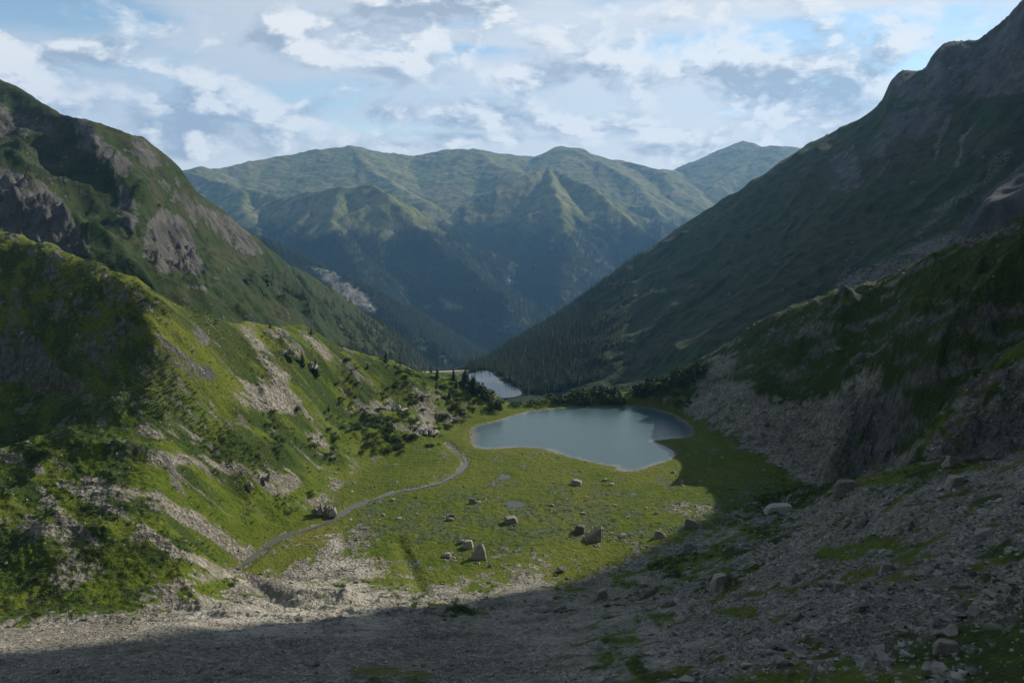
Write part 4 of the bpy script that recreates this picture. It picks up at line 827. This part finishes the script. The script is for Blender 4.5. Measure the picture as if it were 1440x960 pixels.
boulder(854, 711, 7, 4, 'left one of two little stones in the grey green heath', MB, seed=20)
boulder(865, 712, 7, 4, 'right one of two little stones in the grey green heath', MB, seed=21)
boulder(855, 696, 6, 4, 'tiny white stone between the lake tip and the heath', MB, seed=22)
boulder(924, 723, 8, 5, 'little pale stone in the heath above the dark scree mound', MB, seed=23)
boulder(876, 756, 14, 7, 'grey stone between the fin of rock and the scree mound', MB, seed=24)
boulder(845, 745, 12, 4, 'flat grey slab just behind the tall fin of rock', MB, seed=25)
boulder(635, 727, 10, 6, 'small grey stone left of the flat topped block', MB, seed=26)
boulder(632, 733, 14, 8, 'pale stone pair member nearest the camera, left of the flat topped block', MB, seed=27)
boulder(561, 731, 10, 4, 'flat pale stone in the grass right of the stream', MB, seed=28)
boulder(628, 785, 18, 9, 'grey rubble block left of the pointed pale boulder', MB, seed=29)
RF = 'large blocks on the right scree'
boulder(978, 743, 30, 14, 'long low dark block at the meadow edge of the right scree', RF, mesh=wedge, seed=30)
boulder(1098, 722, 44, 11, 'wide flat topped slab on the crest of the right scree', RF, mesh=block, seed=31)
boulder(1192, 694, 36, 20, 'large pale angular boulder on the crest of the right scree', RF, mesh=block, seed=32)
boulder(1230, 690, 14, 12, 'small pale block right of the large angular boulder', RF, seed=33)
boulder(1346, 655, 34, 16, 'grey crag block standing on the sunlit right skyline of scree', RF, mesh=wedge, seed=34)
boulder(1345, 686, 26, 20, 'brown rounded block below the skyline crag block', RF, mesh=block, seed=35)
boulder(1216, 740, 24, 15, 'dark tilted block in the middle of the right scree', RF, mesh=wedge, seed=36)
boulder(1283, 745, 15, 15, 'pale upright stone right of the dark tilted block', RF, mesh=peak, seed=37)
boulder(1252, 784, 14, 11, 'brightest pale stone on the shaded right scree', RF, seed=38)
boulder(1250, 806, 20, 18, 'brown dark block just below the brightest pale stone', RF, mesh=block, seed=39)
boulder(1388, 752, 26, 9, 'flat light slab near the right edge of the photo', RF, mesh=wedge, seed=40)
boulder(1120, 820, 17, 14, 'pale triangular stone topmost of the stone cluster', RF, mesh=peak, seed=41)
boulder(1133, 808, 13, 10, 'small light block right of the pale triangular stone', RF, seed=42)
boulder(1184, 830, 19, 14, 'smooth rounded stone in the right stone cluster', RF, mesh=block, seed=43)
boulder(1012, 826, 26, 22, 'dark humped block near the left foot of the right scree', RF, mesh=block, seed=44)
boulder(1040, 844, 12, 14, 'upright pale stone right of the dark humped block', RF, mesh=peak, seed=45)
boulder(1215, 860, 24, 12, 'light flat topped stone low in the stone cluster', RF, mesh=block, seed=46)
boulder(1118, 875, 30, 15, 'greenish broad block at the lower end of the stone cluster', RF, mesh=wedge, seed=47)
boulder(1145, 965, 22, 16, 'pale stone cut by the bottom edge of the photo', RF, mesh=peak, seed=48)
boulder(1335, 920, 38, 20, 'broad dark block in the lower right corner', RF, mesh=block, seed=49)
boulder(1255, 930, 20, 16, 'upright dark stone left of the broad dark block', RF, mesh=peak, seed=50)
boulder(1160, 895, 15, 8, 'little flat stone in the pale gravel band', RF, seed=51)
boulder(970, 775, 22, 15, 'pale grey block at the left corner of the right scree', RF, seed=52)
boulder(1000, 960, 20, 10, 'flat block in the turf at the bottom edge', RF, seed=53)
for i, (a_, b_, c_, d_, rn, rl) in enumerate(BIGR):
    o = add_obj('loose_rock', STONES[i % len(STONES)]); rr = random.Random(i); o.location = (a_, b_, c_+d_*.1); o.scale = (d_*1.15, d_*rr.uniform(.8, 1.2), d_*rr.uniform(.8, 1.2)); o.rotation_euler = (rr.uniform(-.4, .4), rr.uniform(-.4, .4), rr.uniform(0, 6.3)); tag(o, rl, 'rock', rn.replace('rock ', 'loose rocks '))
# broken pieces lying round each boulder
q_ = []; rr = np.random.default_rng(77)
for bx_, by_, bw in RUB:
    for k in range(int(9+bw*2.5)):
        a = rr.uniform(0, 6.28); d = bw*(.45+abs(rr.normal(0, .55))); q_.append((bx_+math.cos(a)*d*1.3, by_+math.sin(a)*d, np.clip(bw*.16*math.exp(rr.normal(0, .5)), .15, 1.6)))
q_ = np.array(q_); zq = near_z(q_[:, 0], q_[:, 1]); ok = zq > -.2; q_, zq = q_[ok], zq[ok]; n = len(q_); d_ = q_[:, 2]
scatter('boulder_rubble', STONES, np.stack([q_[:, 0], q_[:, 1], zq+d_*.1], 1), np.stack([d_, d_*.85, d_*.8], 1), rr.uniform(-3, 3, (n, 3))*np.array([.15, .15, 1]), rr.integers(0, 6, n), 'small broken stones lying round the feet of the boulders')
# outcrops and slabs
def outcrop(u, v, w, h, label, seed, mat=None, n=5, cat='rock outcrop', tilt=0):
    p = ground_hit(u, v); W_ = w*p[1]/F; H_ = h*p[1]/F; r = random.Random(seed)
    root = bpy.data.objects.new('rock_outcrop', None); ROOT.objects.link(root); root.location = p; tag(root, label, cat)
    for k in range(n*2):
        a = r.uniform(-.45, .45); o = add_obj('crag', (peak, block, wedge, fin)[k % 4], root); f = 1-abs(a)
        o.location = (a*W_, r.uniform(.1, .5)*W_*.5, H_*r.uniform(.1, .3)*f); s_ = W_*r.uniform(.16, .42); o.scale = (s_, s_*r.uniform(.6, 1), min(H_*r.uniform(.35, .8)*f*(.35+1.2*s_/W_), s_*1.5)); o.rotation_euler = (r.uniform(-.35, .35), r.uniform(-.35, .35)+tilt, r.uniform(0, 6.3))
    return root
outcrop(455, 726, 34, 46, 'pale jagged outcrop on the near bank of the stream', 1, n=8)
outcrop(368, 680, 22, 34, 'single dark rock tooth on the left slope above a stone patch', 2, n=4)
outcrop(350, 690, 20, 26, 'dark shadowed crag left of the rock tooth', 3, n=4)
outcrop(600, 612, 34, 22, 'pale broken outcrop above the left lake shore', 4, n=7)
outcrop(553, 578, 40, 14, 'white rubble ledge halfway up the left lake hill', 5, n=7)
outcrop(590, 560, 26, 14, 'upper pale ledge of the left lake hill', 6, n=6)
outcrop(436, 520, 26, 18, 'bright crag beside the two dark spruces', 7, n=6)
outcrop(400, 500, 36, 20, 'broken grey band of rock high on the left hillside', 8, n=7)
outcrop(652, 582, 12, 8, 'small pale rock on the turf by the left lake corner', 10, n=3)
outcrop(830, 556, 9, 8, 'grey stone standing between the dwarf pines on the far shore', 11, n=2)

SP_ = 'spruce trees on the left hill'
def spruce(u, v, hpx, label, group=SP_, wd=1.0, yhint=None):
    p = ground_hit(u, v); h = hpx*p[1]/F; i = len([o for o in ROOT.objects if o.name.startswith('spruce_tree')])
    root = bpy.data.objects.new('spruce_tree', None); ROOT.objects.link(root); root.location = p; root.scale = (h*wd, h*wd, h); root.rotation_euler[2] = i*1.3; tag(root, label, 'tree', group)
    add_obj('trunk', TRUNK, root); add_obj('crown', CROWNS[i % 5], root); return root
for a in [(445, 531, 30, 'tallest dark spruce on the left hill, beside a bright crag', 1.1), (426, 516, 24, 'dark spruce left of the tallest one', 1.0), (380, 462, 10, 'lone small spruce on the crest of the left hill'), (438, 472, 14, 'slim grey green spruce on the left crest', .8),
          (543, 508, 16, 'spruce on the crest in the middle of the left lake hill', 1.3), (517, 520, 10, 'short spruce left of the crest spruce'), (615, 532, 20, 'leftmost spruce of the row behind the lake hill', 1.1), (638, 535, 22, 'second spruce of the row behind the lake hill', 1.0),
          (655, 540, 26, 'broad dark spruce, third of the row behind the lake hill', 1.7), (664, 545, 20, 'spruce right of the broad dark one', 1.2), (667, 555, 30, 'dense spruce standing highest against the far lake', 1.5), (642, 545, 14, 'bushy spruce in front of the row', 1.4), (632, 560, 18, 'spruce on the slope facing the lake', .9),
          (717, 553, 10, 'small pale spruce in front of the far lake', .8), (727, 555, 13, 'slim spruce at the right end of the far lake', .8), (741, 556, 8, 'tiny spruce right of the far lake', .9), (766, 561, 14, 'light green spruce among the far shore dwarf pines', .9), (768, 566, 12, 'short spruce beside the light green one', 1.0),
          (844, 545, 8, 'tiny spruce on the dwarf pine crest', .8), (598, 520, 9, 'dot of a spruce at the left of the row', 1.1), (606, 524, 12, 'small spruce just before the row', 1.0), (586, 516, 8, 'smallest spruce left on the lake hill crest', 1.0), (463, 580, 12, 'spruce beneath the stone patch on the left hill', .9), (500, 560, 10, 'young spruce on the sunny slope above the stream', .9)]:
    spruce(a[0], a[1], a[2], a[3], wd=a[4] if len(a) > 4 else 1.0)
DP = 'dwarf pine thickets round the lake'
def bush(u, v, w, h, label, k=0, group=DP, mesh=None):
    p = ground_hit(u, v); W_ = w*p[1]/F; H_ = h*p[1]/F; i = k
    o = add_obj('dwarf_pine', (mesh or BUSH)[i % len(mesh or BUSH)]); o.location = (p[0], p[1]+W_*.25, p[2]-.1*H_); o.scale = (W_*1.25, W_*1.0, H_*2.9); o.rotation_euler[2] = i*2.1; return tag(o, label, 'shrub', group)
bl = [(790, 570, 30, 13, 'low dark dwarf pine at the left end of the far shore'), (812, 571, 26, 16, 'rounded dwarf pine on the waterline left of the middle'), (832, 570, 32, 22, 'tall dwarf pine in the middle of the far shore'), (855, 571, 34, 20, 'broad dwarf pine right of the middle of the far shore'),
      (872, 570, 20, 16, 'last dwarf pine at the right end of the far shore'), (815, 560, 40, 14, 'upper dark thicket behind the far shore, left half'), (850, 558, 40, 16, 'upper dark thicket behind the far shore, right half'), (775, 564, 26, 10, 'pale green thicket left of the dark far shore pines'),
      (905, 560, 44, 24, 'dark dwarf pine mass at the foot of the right hillside'), (930, 555, 46, 26, 'dark mass of dwarf pine above the right lake shore'), (960, 545, 44, 26, 'dwarf pine mass at the top of the right shore'), (985, 535, 34, 24, 'rightmost dwarf pine mass beside the grey scree'), (890, 548, 30, 14, 'small dwarf pine left of the right shore mass'),
      (676, 558, 34, 20, 'dark thicket above the left corner of the lake'), (690, 566, 28, 18, 'dark thicket nearest the left corner of the lake'), (694, 580, 20, 18, 'dwarf pine at the left inlet of the lake'), (660, 548, 34, 12, 'dark thicket below the spruce row'), (640, 575, 18, 10, 'round bush on the lake hill slope'),
      (620, 590, 22, 10, 'bush right of the pale broken outcrop'), (545, 608, 26, 12, 'bush left of the pale broken outcrop'), (555, 622, 24, 10, 'dark bush above the meadow edge'), (575, 620, 22, 10, 'bush at the foot of the pale outcrop'), (415, 580, 14, 8, 'bush right of the stone patch on the left hill')]
for i, q in enumerate(bl): bush(*q, k=i)
gl = [(728, 572, 22, 9, 'light green bush at the left of the far shore'), (748, 572, 24, 10, 'light green bush in the middle of the low far shore'), (765, 572, 20, 10, 'light green bush against the dark pines')]
for i, q in enumerate(gl): o = bush(*q, k=i, group='light green bushes on the far shore', mesh=SHRUBS); o.name = 'green_bush'

# dam with a pale track on its crest, across the far lake
dmat, dt, db = new_mat('dam_turf'); dt.put(db.inputs['Base Color'], dt.ramp(dt.noise(pos(dt), .2, 5, .6), [(.3, (.08, .09, .035)), (.7, (.16, .15, .07))]))
tmat, tt, tb = new_mat('track_gravel'); tt.put(tb.inputs['Base Color'], tt.ramp(tt.noise(pos(tt), .5, 4, .6), [(.3, (.26, .22, .16)), (.7, (.42, .36, .28))]))
dam = bpy.data.objects.new('dam', None); ROOT.objects.link(dam); dam.location = unproj(640, 521, 985); tag(dam, 'low pale embankment dam with a track on top, holding back the far lake', 'dam')
dl = np.array([unproj(u_, v_, D_) for u_, v_, D_ in [(540, 524, 960), (600, 523, 975), (640, 521.5, 985), (665, 519.5, 995), (685, 517, 1003), (693, 517, 1006), (700, 522, 1009)]])-np.array(dam.location)
dl = spline(dl, 4)
def strip(name, line, prof, mat):
    n = len(line); k = len(prof); V = []
    t_ = np.gradient(line[:, :2], axis=0); t_ /= np.linalg.norm(t_, axis=1)[:, None]
    for i in range(n):
        for a, b in prof: V.append((line[i, 0]-t_[i, 1]*a, line[i, 1]+t_[i, 0]*a, line[i, 2]+b))
    return add_obj(name, mesh_np(name, np.array(V), grid_faces(n, k)), dam, mat)
strip('embankment', dl, [(-26, -16), (-5, -.6), (5, -.6), (40, -22)], dmat)
strip('track', dl, [(-4.2, -1.2), (-4, 0), (4, 0), (4.2, -1.2)], tmat)

# ------------------------------------------------------------------ haze
bpy.ops.mesh.primitive_cube_add(size=1); hz = bpy.context.object; hz.name = 'haze'; hz.location = (0, 4200, 0)
hz.scale = (24000, 8800, 1); zlo, zhi = -1130, 1150; hz.location.z = (zlo+zhi)/2; hz.scale.z = zhi-zlo; tag(hz, kind='stuff')
hm = bpy.data.materials.new('haze'); hm.use_nodes = True; H = NT(hm.node_tree); pv = H.n('ShaderNodeVolumePrincipled'); pv.inputs['Density'].default_value = 5.8e-5; pv.inputs['Color'].default_value = (.28, .58, 1, 1); pv.inputs['Anisotropy'].default_value = .2
ho = H.n('ShaderNodeOutputMaterial'); H.put(ho.inputs['Volume'], pv.outputs[0]); hz.data.materials.append(hm)
